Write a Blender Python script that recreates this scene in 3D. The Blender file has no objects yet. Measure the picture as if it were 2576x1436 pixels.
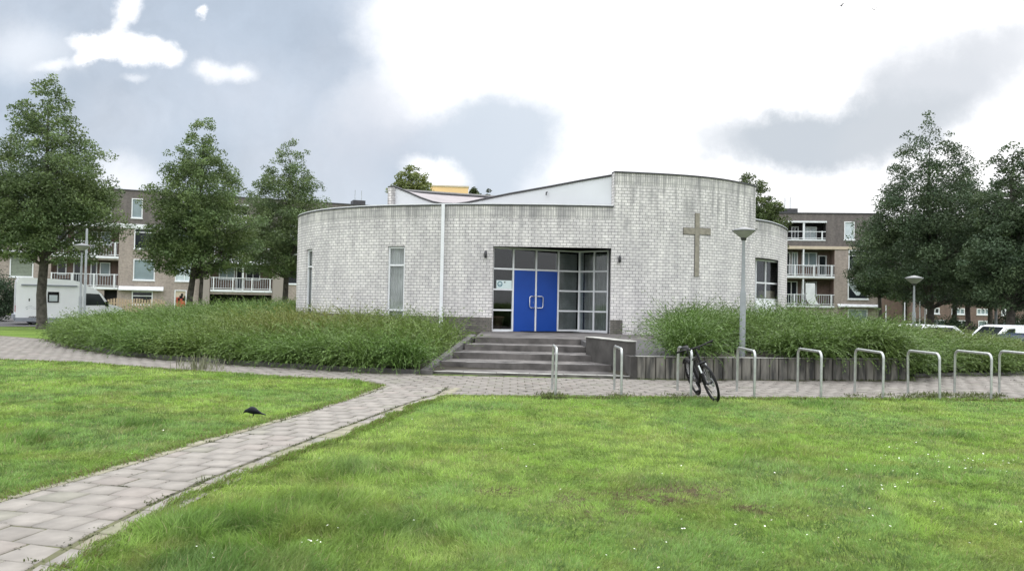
import bpy, bmesh, math, random
import numpy as np
from mathutils import Vector, Matrix
R = math.radians
random.seed(7)
rng = np.random.default_rng(11)
scn = bpy.context.scene
COL = scn.collection

# ------------------------------------------------------------------ camera
# picture measurements are in pixels of a 2576 x 1436 print of the photo
FPX, CX, CY = 2022.0, 1288.0, 718.0
CAMH, PITCH, ROLL = 1.65, R(1.247), R(1.1)
Fv = Vector((0, math.cos(PITCH), math.sin(PITCH)))
X0 = Vector((1, 0, 0)); U0 = X0.cross(Fv)
Rv = X0 * math.cos(ROLL) + U0 * math.sin(ROLL)
Uv = U0 * math.cos(ROLL) - X0 * math.sin(ROLL)
cam = bpy.data.cameras.new("camera"); camo = bpy.data.objects.new("camera", cam); COL.objects.link(camo)
cam.sensor_fit = 'HORIZONTAL'; cam.sensor_width = 36.0; cam.lens = FPX / 2576 * 36
cam.clip_start = 0.1; cam.clip_end = 5000
M = Matrix((Rv, Uv, -Fv)).transposed().to_4x4(); M.translation = (0, 0, CAMH)
camo.matrix_world = M
scn.camera = camo

def ray(px, py):
    return Fv + Rv * ((px - CX) / FPX) + Uv * ((CY - py) / FPX)
def G(px, py, z=0.0):                       # point of the level z under a picture point
    d = ray(px, py); t = (z - CAMH) / d.z
    return Vector((d.x * t, d.y * t, z))
def AT(px, py, Y):                          # point at depth Y
    d = ray(px, py); t = Y / d.y
    return Vector((d.x * t, Y, CAMH + d.z * t))

# ------------------------------------------------------------------ noise in numpy
_tab = np.random.default_rng(5).random((256, 256))
def vnoise(x, y, s=1.0):
    x = np.asarray(x, float) * s + 1000.3; y = np.asarray(y, float) * s + 777.7
    i = np.floor(x).astype(int); j = np.floor(y).astype(int); fx = x - i; fy = y - j
    fx = fx * fx * (3 - 2 * fx); fy = fy * fy * (3 - 2 * fy)
    a = _tab[i % 256, j % 256]; b = _tab[(i + 1) % 256, j % 256]; c = _tab[i % 256, (j + 1) % 256]; d = _tab[(i + 1) % 256, (j + 1) % 256]
    return (a * (1 - fx) + b * fx) * (1 - fy) + (c * (1 - fx) + d * fx) * fy
def fbm(x, y, s=1.0):
    return (vnoise(x, y, s) + .5 * vnoise(x, y, 2.1 * s) + .25 * vnoise(x, y, 4.3 * s)) / 1.75
def sstep(a, b, x):
    t = np.clip((np.asarray(x, float) - a) / (b - a), 0, 1); return t * t * (3 - 2 * t)
def in_poly(px, py, poly):
    px = np.asarray(px, float); py = np.asarray(py, float); ins = np.zeros(px.shape, bool); n = len(poly)
    for i in range(n):
        x1, y1 = poly[i][0], poly[i][1]; x2, y2 = poly[(i + 1) % n][0], poly[(i + 1) % n][1]
        if y1 == y2: continue
        c = ((y1 > py) != (y2 > py)) & (px < (x2 - x1) * (py - y1) / (y2 - y1) + x1)
        ins ^= c
    return ins

# ------------------------------------------------------------------ materials
class NT:
    def __init__(s, name):
        s.m = bpy.data.materials.new(name); s.m.use_nodes = True; s.t = s.m.node_tree; s.t.nodes.clear()
        s.out = s.n('ShaderNodeOutputMaterial'); s.b = s.n('ShaderNodeBsdfPrincipled'); s.l(s.b, 0, s.out, 0)
    def n(s, k, **kw):
        x = s.t.nodes.new(k)
        for a, v in kw.items(): setattr(x, a, v)
        return x
    def l(s, a, ao, b, bi):
        s.t.links.new(a.outputs[ao], b.inputs[bi])
    def noise(s, scale, detail=4, coord='Object', sc=None):
        tc = s.n('ShaderNodeTexCoord'); mp = s.n('ShaderNodeMapping'); s.l(tc, coord, mp, 0)
        if sc: mp.inputs['Scale'].default_value = sc
        nz = s.n('ShaderNodeTexNoise'); nz.inputs['Scale'].default_value = scale; nz.inputs['Detail'].default_value = detail
        s.l(mp, 0, nz, 'Vector'); return nz
    def ramp(s, src, so, a, b, ca=(0, 0, 0, 1), cb=(1, 1, 1, 1)):
        r = s.n('ShaderNodeValToRGB'); r.color_ramp.elements[0].position = a; r.color_ramp.elements[1].position = b
        r.color_ramp.elements[0].color = ca; r.color_ramp.elements[1].color = cb; s.l(src, so, r, 0); return r
    def mix(s, blend='MIX', fac=None, a=None, b=None, f=0.5):
        x = s.n('ShaderNodeMix', data_type='RGBA', blend_type=blend); x.inputs[0].default_value = f
        if fac: s.t.links.new(fac, x.inputs[0])
        for k, v in ((6, a), (7, b)):
            if v is None: continue
            if isinstance(v, tuple): x.inputs[k].default_value = v if len(v) == 4 else (*v, 1)
            else: s.t.links.new(v, x.inputs[k])
        return x
    def bump(s, h, strength=.3, dist=.01):
        b = s.n('ShaderNodeBump'); b.inputs['Strength'].default_value = strength; b.inputs['Distance'].default_value = dist
        s.t.links.new(h, b.inputs['Height']); s.l(b, 0, s.b, 'Normal')
def c4(c): return (c[0], c[1], c[2], 1)

def simple(name, col, rough=.6, metal=0., var=.25, scale=6., bump=.15, dark=None, spec=.4):
    s = NT(name); nz = s.noise(scale, 6)
    d = dark or tuple(v * (1 - var) for v in col); u = tuple(min(1, v * (1 + var * .6)) for v in col)
    r = s.ramp(nz, 0, .3, .7, c4(d), c4(u)); s.l(r, 0, s.b, 'Base Color')
    s.b.inputs['Roughness'].default_value = rough; s.b.inputs['Metallic'].default_value = metal; s.b.inputs['Specular IOR Level'].default_value = spec
    if bump: n2 = s.noise(scale * 9, 4); s.bump(n2.outputs[0], bump, .01)
    return s.m

def attr_mat(name, rough=.8, nscale=0, nvar=.2, trans=0., spec=.2, bump=0):
    s = NT(name); a = s.n('ShaderNodeVertexColor', layer_name='Col'); src = a.outputs[0]
    if nscale:
        nz = s.noise(nscale, 6); r = s.ramp(nz, 0, .25, .75, (1 - nvar,) * 3 + (1,), (1 + nvar,) * 3 + (1,))
        src = s.mix('MULTIPLY', None, src, r.outputs[0], 1.0).outputs[2]
    s.t.links.new(src, s.b.inputs['Base Color']); s.b.inputs['Roughness'].default_value = rough; s.b.inputs['Specular IOR Level'].default_value = spec
    if bump: s.bump(s.noise(nscale * 6 or 40, 4).outputs[0], bump, .005)
    if trans:
        t = s.n('ShaderNodeBsdfTranslucent'); s.t.links.new(src, t.inputs[0]); mx = s.n('ShaderNodeMixShader'); mx.inputs[0].default_value = trans
        s.l(s.b, 0, mx, 1); s.l(t, 0, mx, 2); s.l(mx, 0, s.out, 0)
    return s.m

def brick_mat(name, col1, col2, mortar, w, h, ms, stain=.35, bump=.5, offset=.5, speck=.0, coord='UV', stainscale=1.0, streak=None):
    s = NT(name); tc = s.n('ShaderNodeTexCoord'); b = s.n('ShaderNodeTexBrick'); b.offset = offset
    b.inputs['Color1'].default_value = c4(col1); b.inputs['Color2'].default_value = c4(col2); b.inputs['Mortar'].default_value = c4(mortar)
    b.inputs['Scale'].default_value = 1; b.inputs['Brick Width'].default_value = w; b.inputs['Row Height'].default_value = h
    b.inputs['Mortar Size'].default_value = ms; b.inputs['Mortar Smooth'].default_value = .3; b.inputs['Bias'].default_value = 0
    # slight wobble so that the joints are not ruler straight
    nzw = s.n('ShaderNodeTexNoise'); nzw.inputs['Scale'].default_value = 9; nzw.inputs['Detail'].default_value = 2; s.l(tc, coord, nzw, 'Vector')
    sub = s.n('ShaderNodeVectorMath', operation='SUBTRACT'); s.l(nzw, 1, sub, 0); sub.inputs[1].default_value = (.5, .5, .5)
    scl = s.n('ShaderNodeVectorMath', operation='SCALE'); s.l(sub, 0, scl, 0); scl.inputs['Scale'].default_value = .012
    add = s.n('ShaderNodeVectorMath', operation='ADD'); s.l(tc, coord, add, 0); s.l(scl, 0, add, 1); s.l(add, 0, b, 'Vector')
    n1 = s.noise(1.1 * stainscale, 8, coord, (2.2, .45, 1)); r1 = s.ramp(n1, 0, .40, .66, (1 - stain, 1 - stain, 1 - stain * .93, 1), (1, 1, 1, 1))
    n2 = s.noise(5.5, 6, coord); r2 = s.ramp(n2, 0, .33, .6, (.82, .82, .825, 1), (1.03, 1.03, 1.015, 1))
    n3 = s.noise(30, 4, coord); r3 = s.ramp(n3, 0, .3, .55, (.82, .82, .82, 1), (1.02, 1.02, 1.02, 1))
    m = s.mix('MULTIPLY', None, b.outputs[0], r1.outputs[0], 1.0); m = s.mix('MULTIPLY', None, m.outputs[2], r2.outputs[0], 1.0); m = s.mix('MULTIPLY', None, m.outputs[2], r3.outputs[0], 1.0)
    if streak:                                     # run-off marks below the wall head
        ns = s.noise(3.2, 7, coord, (1.6, .16, 1)); rs = s.ramp(ns, 0, .46, .66); sx = s.n('ShaderNodeSeparateXYZ'); s.l(tc, coord, sx, 0)
        mr = s.n('ShaderNodeMapRange', interpolation_type='SMOOTHSTEP'); s.l(sx, 1, mr, 0); mr.inputs[1].default_value = streak[0]; mr.inputs[2].default_value = streak[1]; mr.inputs[3].default_value = .06; mr.inputs[4].default_value = .7
        mm = s.n('ShaderNodeMath', operation='MULTIPLY'); s.l(rs, 0, mm, 0); s.l(mr, 0, mm, 1); m = s.mix('MIX', mm.outputs[0], m.outputs[2], (.20, .20, .20))
    s.l(m, 2, s.b, 'Base Color'); s.b.inputs['Roughness'].default_value = .75; s.b.inputs['Specular IOR Level'].default_value = .25
    inv = s.n('ShaderNodeMath', operation='SUBTRACT'); inv.inputs[0].default_value = 1; s.l(b, 1, inv, 1)
    s.bump(inv.outputs[0], bump, .008)
    return s.m

def glass_mat(name, tint=(.80, .82, .82), ior=1.5, boost=1.0):
    s = NT(name); s.t.nodes.remove(s.b)
    tr = s.n('ShaderNodeBsdfTransparent'); tr.inputs[0].default_value = c4(tint); g = s.n('ShaderNodeBsdfGlossy'); g.inputs['Roughness'].default_value = .02
    lw_ = s.n('ShaderNodeLayerWeight'); lw_.inputs[0].default_value = .5; pw_ = s.n('ShaderNodeMath', operation='POWER'); pw_.inputs[1].default_value = 5; s.l(lw_, 'Facing', pw_, 0)
    ml = s.n('ShaderNodeMath', operation='MULTIPLY_ADD'); ml.inputs[1].default_value = .94; ml.inputs[2].default_value = .05; s.l(pw_, 0, ml, 0)
    mx = s.n('ShaderNodeMixShader'); s.l(ml, 0, mx, 0); s.l(tr, 0, mx, 1); s.l(g, 0, mx, 2); s.l(mx, 0, s.out, 0)
    return s.m

MT = {}
MT['brick'] = brick_mat('white_painted_brick', (.825, .80, .785), (.735, .71, .70), (.32, .31, .305), .215, .1, .0105, .22, .3, streak=(3.0, 5.6))
MT['soldier'] = brick_mat('soldier_course_brick', (.76, .74, .71), (.66, .645, .62), (.36, .355, .345), .082, .2, .009, .34, .3, offset=0., streak=(3.4, 5.2))
MT['plinth'] = brick_mat('grey_plinth_brick', (.20, .185, .16), (.15, .14, .125), (.09, .09, .085), .215, .065, .008, .3)
MT['flatbrick'] = brick_mat('tan_flat_brick', (.44, .37, .325), (.37, .31, .275), (.36, .32, .29), .22, .065, .01, .15, .2)
MT['flatbrick2'] = brick_mat('brown_top_brick', (.20, .178, .168), (.17, .15, .142), (.18, .16, .15), .22, .065, .01, .2, .2)
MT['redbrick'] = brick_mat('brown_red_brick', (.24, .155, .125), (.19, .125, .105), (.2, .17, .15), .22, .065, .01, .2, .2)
MT['white'] = simple('white_frame_paint', (.74, .76, .78), .45, var=.08, scale=3, bump=.03)
MT['greyframe'] = simple('grey_frame_paint', (.42, .45, .47), .5, var=.12, scale=3, bump=.03)
MT['fascia'] = simple('white_fascia_panel', (.62, .64, .67), .55, var=.06, scale=.6, bump=.02)
MT['darktrim'] = simple('dark_roof_trim', (.055, .055, .06), .5, var=.3, scale=4, bump=.05)
MT['roofgrey'] = simple('pale_roof_sheet', (.27, .245, .25), .7, var=.12, scale=1.2)
MT['bluedoor'] = simple('blue_door_paint', (.008, .06, .33), .42, var=.10, scale=1.2, bump=.04, spec=.3)
MT['steel'] = simple('galvanised_steel', (.46, .48, .465), .34, metal=.75, var=.2, scale=14, bump=.08)
MT['chrome'] = simple('door_pull_metal', (.75, .76, .8), .25, metal=.8, var=.05, scale=8, bump=0)
MT['polegrey'] = simple('grey_lamp_paint', (.25, .27, .28), .5, var=.16, scale=5, bump=.05)
MT['capgrey'] = simple('dark_lamp_cap', (.17, .175, .18), .5, var=.15, scale=5, bump=.05)
MT['lampglass'] = simple('lamp_diffuser', (.36, .36, .35), .4, var=.1, scale=6, bump=.02)
MT['crossstone'] = simple('grey_cross_stone', (.27, .25, .205), .85, var=.25, scale=8, bump=.2)
MT['concrete'] = simple('weathered_concrete', (.14, .135, .13), .9, var=.55, scale=2.6, bump=.35)
MT['stepdark'] = simple('dark_step_concrete', (.122, .113, .107), .9, var=.62, scale=2.2, bump=.4)
MT['steplight'] = simple('pale_step_nosing', (.40, .40, .37), .85, var=.45, scale=3, bump=.3)
MT['asphalt'] = simple('asphalt', (.075, .073, .074), .92, var=.3, scale=5, bump=.3)
MT['soil'] = simple('bed_soil', (.035, .03, .02), .95, var=.4, scale=4, bump=.4)
MT['bark'] = simple('tree_bark', (.085, .076, .066), .95, var=.65, scale=5, bump=.9)
MT['black'] = simple('black_rubber', (.010, .010, .011), .65, var=.3, scale=9, bump=.05, spec=.2)
MT['bikeblack'] = simple('black_frame_paint', (.007, .007, .009), .35, var=.2, scale=5, bump=0, spec=.25)
MT['bikegrey'] = simple('bike_alloy', (.45, .46, .48), .35, metal=.7, var=.15, scale=9, bump=0)
MT['feather'] = simple('black_feathers', (.006, .008, .012), .55, var=.4, scale=30, bump=.2, spec=.2)
MT['beak'] = simple('dark_beak', (.02, .02, .02), .5, var=.2, scale=20, bump=0)
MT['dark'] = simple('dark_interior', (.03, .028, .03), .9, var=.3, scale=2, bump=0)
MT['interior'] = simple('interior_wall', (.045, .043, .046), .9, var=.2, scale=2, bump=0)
MT['glass'] = glass_mat('window_glass')
MT['farglass'] = simple('dark_window_glass', (.02, .024, .03), .08, var=.5, scale=.8, bump=0, spec=.5)
MT['blueglass'] = simple('curtained_window_glass', (.24, .30, .32), .12, var=.15, scale=1.2, bump=0, spec=.5)
MT['paleglass'] = simple('net_curtain_glass', (.55, .62, .64), .15, var=.15, scale=1.5, bump=0, spec=.5)
MT['blind'] = brick_mat('green_blind_slats', (.30, .34, .28), (.28, .32, .26), (.15, .17, .14), 9, .12, .03, .05, .2)
MT['curtain'] = simple('grey_curtain_cloth', (.80, .79, .78), .9, var=.2, scale=3, bump=.1)
MT['screen'] = simple('dark_grey_curtain', (.42, .44, .44), .9, var=.2, scale=3, bump=.1)
MT['cream'] = simple('cream_panel', (.55, .47, .36), .7, var=.1, scale=3)
MT['yellow'] = simple('ochre_render', (.84, .58, .30), .8, var=.08, scale=.4)  # ochre raised so that the sunlight on the tower is in the colour
MT['vanwhite'] = simple('white_vehicle_paint', (.90, .92, .94), .25, var=.04, scale=1.5, bump=0, spec=.5)
MT['vangrey'] = simple('grey_skirt_paint', (.28, .30, .34), .4, var=.1, scale=3, bump=0)
MT['red'] = simple('red_panel', (.42, .07, .04), .6, var=.4, scale=2)
MT['redlight'] = simple('red_lamp_lens', (.3, .02, .02), .25, var=.2, scale=9, bump=0)
MT['wood'] = simple('pale_fence_wood', (.42, .32, .23), .8, var=.3, scale=6)
MT['clay'] = simple('brown_pot_clay', (.16, .10, .07), .8, var=.2, scale=6)
MT['paper'] = simple('notice_paper', (.62, .72, .72), .7, var=.05, scale=6, bump=0)
MT['emblem'] = simple('notice_teal_print', (.10, .22, .27), .7, var=.2, scale=30, bump=0)
MT['leaf'] = attr_mat('tree_leaves', .55, trans=.28, spec=.3)
MT['hedge'] = attr_mat('shrub_leaves', .5, trans=.22, spec=.3)
MT['blade'] = attr_mat('grass_blades', .5, trans=.35, spec=.25)
MT['tile'] = attr_mat('paving_tile', .88, nscale=7, nvar=.16, bump=.25)
MT['petal'] = simple('daisy_petals', (.82, .82, .74), .6, var=.1, scale=30, bump=0)

# ------------------------------------------------------------------ mesh helpers
class MB:
    def __init__(s): s.v = []; s.f = []; s.m = []; s.uv = []; s.sm = []
    def add(s, vs, fs, mi=0, uvs=None, smooth=False):
        o = len(s.v); s.v += [tuple(v) for v in vs]
        for k, f in enumerate(fs):
            s.f.append(tuple(i + o for i in f)); s.m.append(mi); s.uv.append(uvs[k] if uvs else None); s.sm.append(smooth)
    def quad(s, a, b, c, d, mi=0, uv=None): s.add([a, b, c, d], [(0, 1, 2, 3)], mi, [uv] if uv else None)
    def box(s, x0, x1, y0, y1, z0, z1, mi=0, mat=None):
        vs = [(x, y, z) for z in (z0, z1) for y in (y0, y1) for x in (x0, x1)]
        if mat is not None: vs = [mat @ Vector(v) for v in vs]
        s.add(vs, [(0, 2, 3, 1), (4, 5, 7, 6), (0, 1, 5, 4), (2, 6, 7, 3), (0, 4, 6, 2), (1, 3, 7, 5)], mi)
    def prism(s, poly, z0, z1, mi=0, mi_top=None):
        n = len(poly); vs = [(p[0], p[1], z0) for p in poly] + [(p[0], p[1], z1) for p in poly]
        s.add(vs, [(i, (i + 1) % n, n + (i + 1) % n, n + i) for i in range(n)], mi)
        s.add(vs, [tuple(range(n, 2 * n))], mi if mi_top is None else mi_top); s.add(vs, [tuple(reversed(range(n)))], mi)
    def loft(s, rings, mi=0, cap=True, smooth=True, closed=True):
        n = len(rings[0]); vs = [p for r in rings for p in r]; fs = []
        for i in range(len(rings) - 1):
            for j in range(n if closed else n - 1):
                k = (j + 1) % n; fs.append((i * n + j, i * n + k, (i + 1) * n + k, (i + 1) * n + j))
        s.add(vs, fs, mi, smooth=smooth)
        if cap: s.add(vs, [tuple(reversed(range(n))), tuple(range((len(rings) - 1) * n, len(rings) * n))], mi)
    def tube(s, pts, r, n=8, mi=0, cap=True):
        pts = [Vector(p) for p in pts]; m = len(pts); rs = r if isinstance(r, (list, tuple)) else [r] * m; rings = []; ref = None
        for i, p in enumerate(pts):
            t = (pts[min(i + 1, m - 1)] - pts[max(i - 1, 0)]).normalized()
            if ref is None:
                ref = Vector((0, 0, 1)) if abs(t.z) < .9 else Vector((1, 0, 0))
            a = t.cross(ref).normalized(); b = a.cross(t).normalized(); ref = b
            rings.append([p + (a * math.cos(2 * math.pi * k / n) + b * math.sin(2 * math.pi * k / n)) * rs[i] for k in range(n)])
        s.loft(rings, mi, cap)
    def lathe(s, prof, n=24, c=(0, 0, 0), mi=0, cap=False):
        s.loft([[(c[0] + r * math.cos(2 * math.pi * k / n), c[1] + r * math.sin(2 * math.pi * k / n), c[2] + z) for k in range(n)] for r, z in prof], mi, cap)
    def torus(s, c, Rr, r, n=36, k=8, mat=None, mi=0):
        rings = []
        for i in range(n + 1):
            a = 2 * math.pi * i / n
            ring = [Vector((c[0] + (Rr + r * math.cos(2 * math.pi * j / k)) * math.cos(a), c[1] + r * math.sin(2 * math.pi * j / k), c[2] + (Rr + r * math.cos(2 * math.pi * j / k)) * math.sin(a))) for j in range(k)]
            rings.append([mat @ p for p in ring] if mat is not None else ring)
        s.loft(rings, mi, cap=False)
    def build(s, name, mats, parent=None, world=True):
        me = bpy.data.meshes.new(name); vs = s.v
        if parent is not None and world:
            inv = parent.matrix_basis.inverted(); vs = [tuple(inv @ Vector(v)) for v in vs]
        me.from_pydata(vs, [], s.f); mats = mats if isinstance(mats, (list, tuple)) else [mats]
        for m in mats: me.materials.append(MT[m] if isinstance(m, str) else m)
        me.polygons.foreach_set('material_index', s.m); me.polygons.foreach_set('use_smooth', s.sm)
        if any(u is not None for u in s.uv):
            ul = me.uv_layers.new(name='UVMap'); i = 0; fl = []
            for f, u in zip(s.f, s.uv):
                for k in range(len(f)): fl += list(u[k]) if u else [0, 0]
            ul.data.foreach_set('uv', fl)
        me.update(); o = bpy.data.objects.new(name, me); COL.objects.link(o)
        if parent is not None: o.parent = parent
        return o

def np_mesh(name, V, Q, mat, parent=None, col=None, world=True):
    V = np.asarray(V, np.float32); Q = np.asarray(Q, np.int32)
    if parent is not None and world: V = V - np.array(parent.location[:], np.float32)
    me = bpy.data.meshes.new(name); me.vertices.add(len(V)); me.vertices.foreach_set('co', V.ravel())
    k = Q.shape[1]; me.loops.add(Q.size); me.loops.foreach_set('vertex_index', Q.ravel())
    me.polygons.add(len(Q)); me.polygons.foreach_set('loop_start', np.arange(0, Q.size, k, dtype=np.int32))
    try: me.polygons.foreach_set('loop_total', np.full(len(Q), k, np.int32))
    except Exception: pass
    me.update(calc_edges=True); me.materials.append(MT[mat] if isinstance(mat, str) else mat)
    if col is not None:
        at = me.color_attributes.new('Col', 'FLOAT_COLOR', 'POINT'); c = np.ones((len(V), 4), np.float32); c[:, :3] = col
        at.data.foreach_set('color', c.ravel())
    o = bpy.data.objects.new(name, me); COL.objects.link(o)
    if parent is not None: o.parent = parent
    return o

def tag(o, label, cat, group=None):
    o['label'] = label; o['category'] = cat
    if group: o['group'] = group
    return o
def thing(name, label, cat, loc=(0, 0, 0), rz=0., group=None):
    o = bpy.data.objects.new(name, None); COL.objects.link(o); o.location = loc; o.rotation_euler = (0, 0, rz)
    o.empty_display_size = .2
    o.matrix_basis = Matrix.Translation(loc) @ Matrix.Rotation(rz, 4, 'Z')
    return tag(o, label, cat, group)
def kind(o, k): o['kind'] = k; return o

# ------------------------------------------------------------------ ground
def ground_z(x, y):
    return -0.75 * sstep(16.5, 23, x) * sstep(23, 30, y) - 0.12 * sstep(-18, -24, x) * sstep(33, 42, y)
xs = np.unique(np.concatenate([np.linspace(-60, 60, 121), np.array([-1600, -800, -400, -200, -120, -80, 80, 120, 200, 400, 800, 1600])]))
ys = np.unique(np.concatenate([np.linspace(-20, 100, 121), np.array([-1600, -800, -300, -100, -50, 130, 180, 300, 600, 1000, 1800])]))
gx, gy = np.meshgrid(xs, ys); gz = ground_z(gx, gy)
nx, ny = len(xs), len(ys); ii = np.arange(nx * ny).reshape(ny, nx)
Q = np.stack([ii[:-1, :-1], ii[:-1, 1:], ii[1:, 1:], ii[1:, :-1]], -1).reshape(-1, 4)
s = NT('lawn_ground'); n1 = s.noise(.55, 8); r1 = s.ramp(n1, 0, .35, .68, (.085, .145, .026, 1), (.155, .225, .05, 1))
n2 = s.noise(14, 6); r2 = s.ramp(n2, 0, .3, .7, (.6, .6, .55, 1), (1.2, 1.2, 1.1, 1)); m = s.mix('MULTIPLY', None, r1.outputs[0], r2.outputs[0], 1.0)
last = m.outputs[2]
for (bx_, by_, br_) in [(G(1520, 1272).x, G(1520, 1272).y, .42), (G(1665, 1250).x, G(1665, 1250).y, .5), (G(1900, 1280).x, G(1900, 1280).y, .24), (G(1740, 1235).x, G(1740, 1235).y, .35)]:
    tcx = s.n('ShaderNodeTexCoord'); mpx = s.n('ShaderNodeMapping', vector_type='TEXTURE'); s.l(tcx, 'Object', mpx, 0); mpx.inputs['Location'].default_value = (bx_, by_, 0); mpx.inputs['Scale'].default_value = (br_, br_ * .85, 1)
    lnx = s.n('ShaderNodeVectorMath', operation='LENGTH'); s.l(mpx, 0, lnx, 0); rx_ = s.ramp(lnx, 'Value', .2, 1.1, (1, 1, 1, 1), (0, 0, 0, 1)); nzx = s.noise(9, 6); rn_ = s.ramp(nzx, 0, .42, .62); mf = s.n('ShaderNodeMath', operation='MULTIPLY'); s.l(rx_, 0, mf, 0); s.l(rn_, 0, mf, 1); last = s.mix('MIX', mf.outputs[0], last, (.085, .062, .035)).outputs[2]
s.t.links.new(last, s.b.inputs['Base Color']); s.b.inputs['Roughness'].default_value = .9; s.b.inputs['Specular IOR Level'].default_value = .1; s.bump(n2.outputs[0], .6, .03)
MT['lawn'] = s.m
kind(np_mesh('ground', np.stack([gx, gy, gz], -1).reshape(-1, 3), Q, 'lawn'), 'structure')

# pavement and diagonal path: outlines walked on the ground
back_px = [(-900, 820), (-200, 838), (0, 844), (120, 853), (200, 877), (300, 892), (440, 906), (600, 917), (760, 927), (900, 935), (1090, 943), (1600, 955), (2280, 958), (2300, 947), (2450, 944), (2576, 942), (3000, 944)]
front_px = [(3000, 1014), (2576, 1009), (2000, 1005), (1400, 1001), (1120, 999)]
left_px = [(955, 971), (880, 958), (700, 949), (430, 931), (200, 914), (0, 906), (-200, 904), (-900, 895)]
pl_px = [(955, 971), (850, 1012), (700, 1053), (550, 1096), (400, 1138), (200, 1197), (0, 1256), (-260, 1330)]
pr_px = [(1120, 999), (1000, 1041), (900, 1086), (850, 1109), (700, 1163), (600, 1201), (500, 1242), (380, 1311), (250, 1371), (170, 1436), (70, 1500), (-60, 1600)]
back = [G(*p) for p in back_px]; front = [G(*p) for p in front_px]; leftc = [G(*p) for p in left_px]
pl = [G(*p) for p in pl_px]; pr = [G(*p) for p in pr_px]
pl.append(pl[-1] + (pl[-1] - pl[-2]).normalized() * 1.2 + Vector((-.5, -1.2, 0))); pr.append(pr[-1] + (pr[-1] - pr[-3]).normalized() * 2.4)
pave_poly = [(p.x, p.y) for p in back + front + leftc]
path_poly = [(p.x, p.y) for p in pl + pr[::-1]]
lawn_left = [(p.x, p.y) for p in pl[::-1] + leftc[1:]]
lawn_left = lawn_left + [(-30, lawn_left[-1][1]), (-30, 1.5), (-5, 1.5)]
lawn_right = [(p.x, p.y) for p in pr[::-1]] + [(p.x, p.y) for p in front[::-1][1:]] + [(24, 14.5), (24, 1.5), (-2, 1.5)]
s = NT('joint_soil'); n1 = s.noise(3, 5); r1 = s.ramp(n1, 0, .35, .65, (.055, .047, .034, 1), (.105, .11, .048, 1)); s.l(r1, 0, s.b, 'Base Color'); s.b.inputs['Roughness'].default_value = .95
MT['joint'] = s.m
mb = MB(); mb.add([(x, y, .004) for x, y in pave_poly], [tuple(range(len(pave_poly)))]); o = mb.build('pavement', 'joint'); kind(o, 'structure')
bm = bmesh.new(); bm.from_mesh(o.data); bmesh.ops.triangulate(bm, faces=bm.faces); bm.normal_update()
for f in bm.faces:
    if f.normal.z < 0: f.normal_flip()
bm.to_mesh(o.data); bm.free()
mb = MB(); n = len(pl)
prr = []                                           # resample right edge to the left edge's count
def along(ch, k):
    L = [0]
    for a, b in zip(ch[:-1], ch[1:]): L.append(L[-1] + (b - a).length)
    out = []
    for i in range(k):
        t = L[-1] * i / (k - 1); j = max(q for q in range(len(L)) if L[q] <= t + 1e-9); j = min(j, len(ch) - 2)
        out.append(ch[j].lerp(ch[j + 1], (t - L[j]) / max(1e-6, L[j + 1] - L[j])))
    return out
pla, pra = along(pl, 40), along(pr, 40)
for i in range(39): mb.quad(*(Vector((p.x, p.y, .008)) for p in (pla[i + 1], pra[i + 1], pra[i], pla[i])))
kind(mb.build('path', 'joint'), 'structure')

# paving tiles: every tile a slab of its own height and tint inside one mesh per surface
def tiles(name, cells, z):
    V = []; Q = []; C = []; o = 0
    for (cx, cy, ux, uy, w, h, tint) in cells:
        vx, vy = -uy, ux; a, b = w / 2 - .007 - random.random() * .006, h / 2 - .007 - random.random() * .006; hz = z + random.uniform(.004, .011); tl = [random.uniform(-.003, .003) for _ in range(2)]
        cor = [(-a, -b), (a, -b), (a, b), (-a, b)]
        for p, q in cor: V.append((cx + p * ux + q * vx, cy + p * uy + q * vy, hz + tl[0] * p / a + tl[1] * q / b))
        for p, q in cor: V.append((cx + p * 1.01 * ux + q * 1.01 * vx, cy + p * 1.01 * uy + q * 1.01 * vy, z - .002))
        Q += [(o, o + 1, o + 2, o + 3), (o, o + 4, o + 5, o + 1), (o + 1, o + 5, o + 6, o + 2), (o + 2, o + 6, o + 7, o + 3), (o + 3, o + 7, o + 4, o)]
        C += [tint] * 8; o += 8
    return V, Q, C
def tint(sc=1.):
    b = random.gauss(sc, .05 * sc); p = random.random()
    base = (.250, .232, .208) if p < .8 else ((.252, .228, .205) if p < .92 else (.232, .222, .188))
    return tuple(v * b for v in base)
cells = []
for iy in range(0, 110):
    y = 12.9 + iy * .302
    for ix in range(-120, 90):
        x = (ix + (.5 if iy % 2 else 0)) * .302
        cells.append((x, y, 1, 0, .302, .302, None))
arr = np.array([(c[0], c[1]) for c in cells]); ok = in_poly(arr[:, 0], arr[:, 1], pave_poly)
for dx, dy in ((.15, .15), (-.15, .15), (.15, -.15), (-.15, -.15)): ok &= in_poly(arr[:, 0] + dx, arr[:, 1] + dy, pave_poly)
ok &= ~in_poly(arr[:, 0], arr[:, 1], path_poly)
cells = [c[:6] + (tint(.86),) for c, k in zip(cells, ok) if k]
V, Q, C = tiles('pavement_tiles', cells, .004)
kind(np_mesh('pavement_tiles', V, Q, 'tile', None, C), 'structure')
pcells = []; Lp = sum((b - a).length for a, b in zip(pla[:-1], pla[1:])); nrow = int(Lp / .3)
weed_spots = []
def smooth(ch, k, win):
    c = along(ch, k); out = []
    for i in range(k):
        j0, j1 = max(0, i - win), min(k - 1, i + win); m_ = min(i - j0, j1 - i); q_ = Vector((0, 0, 0))
        for j in range(i - m_, i + m_ + 1): q_ += c[j]
        out.append(q_ / (2 * m_ + 1))
    return out
pls = smooth(pl, nrow + 1, 9); prs = smooth(pr, 120, 22)
rows_l = []
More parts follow.
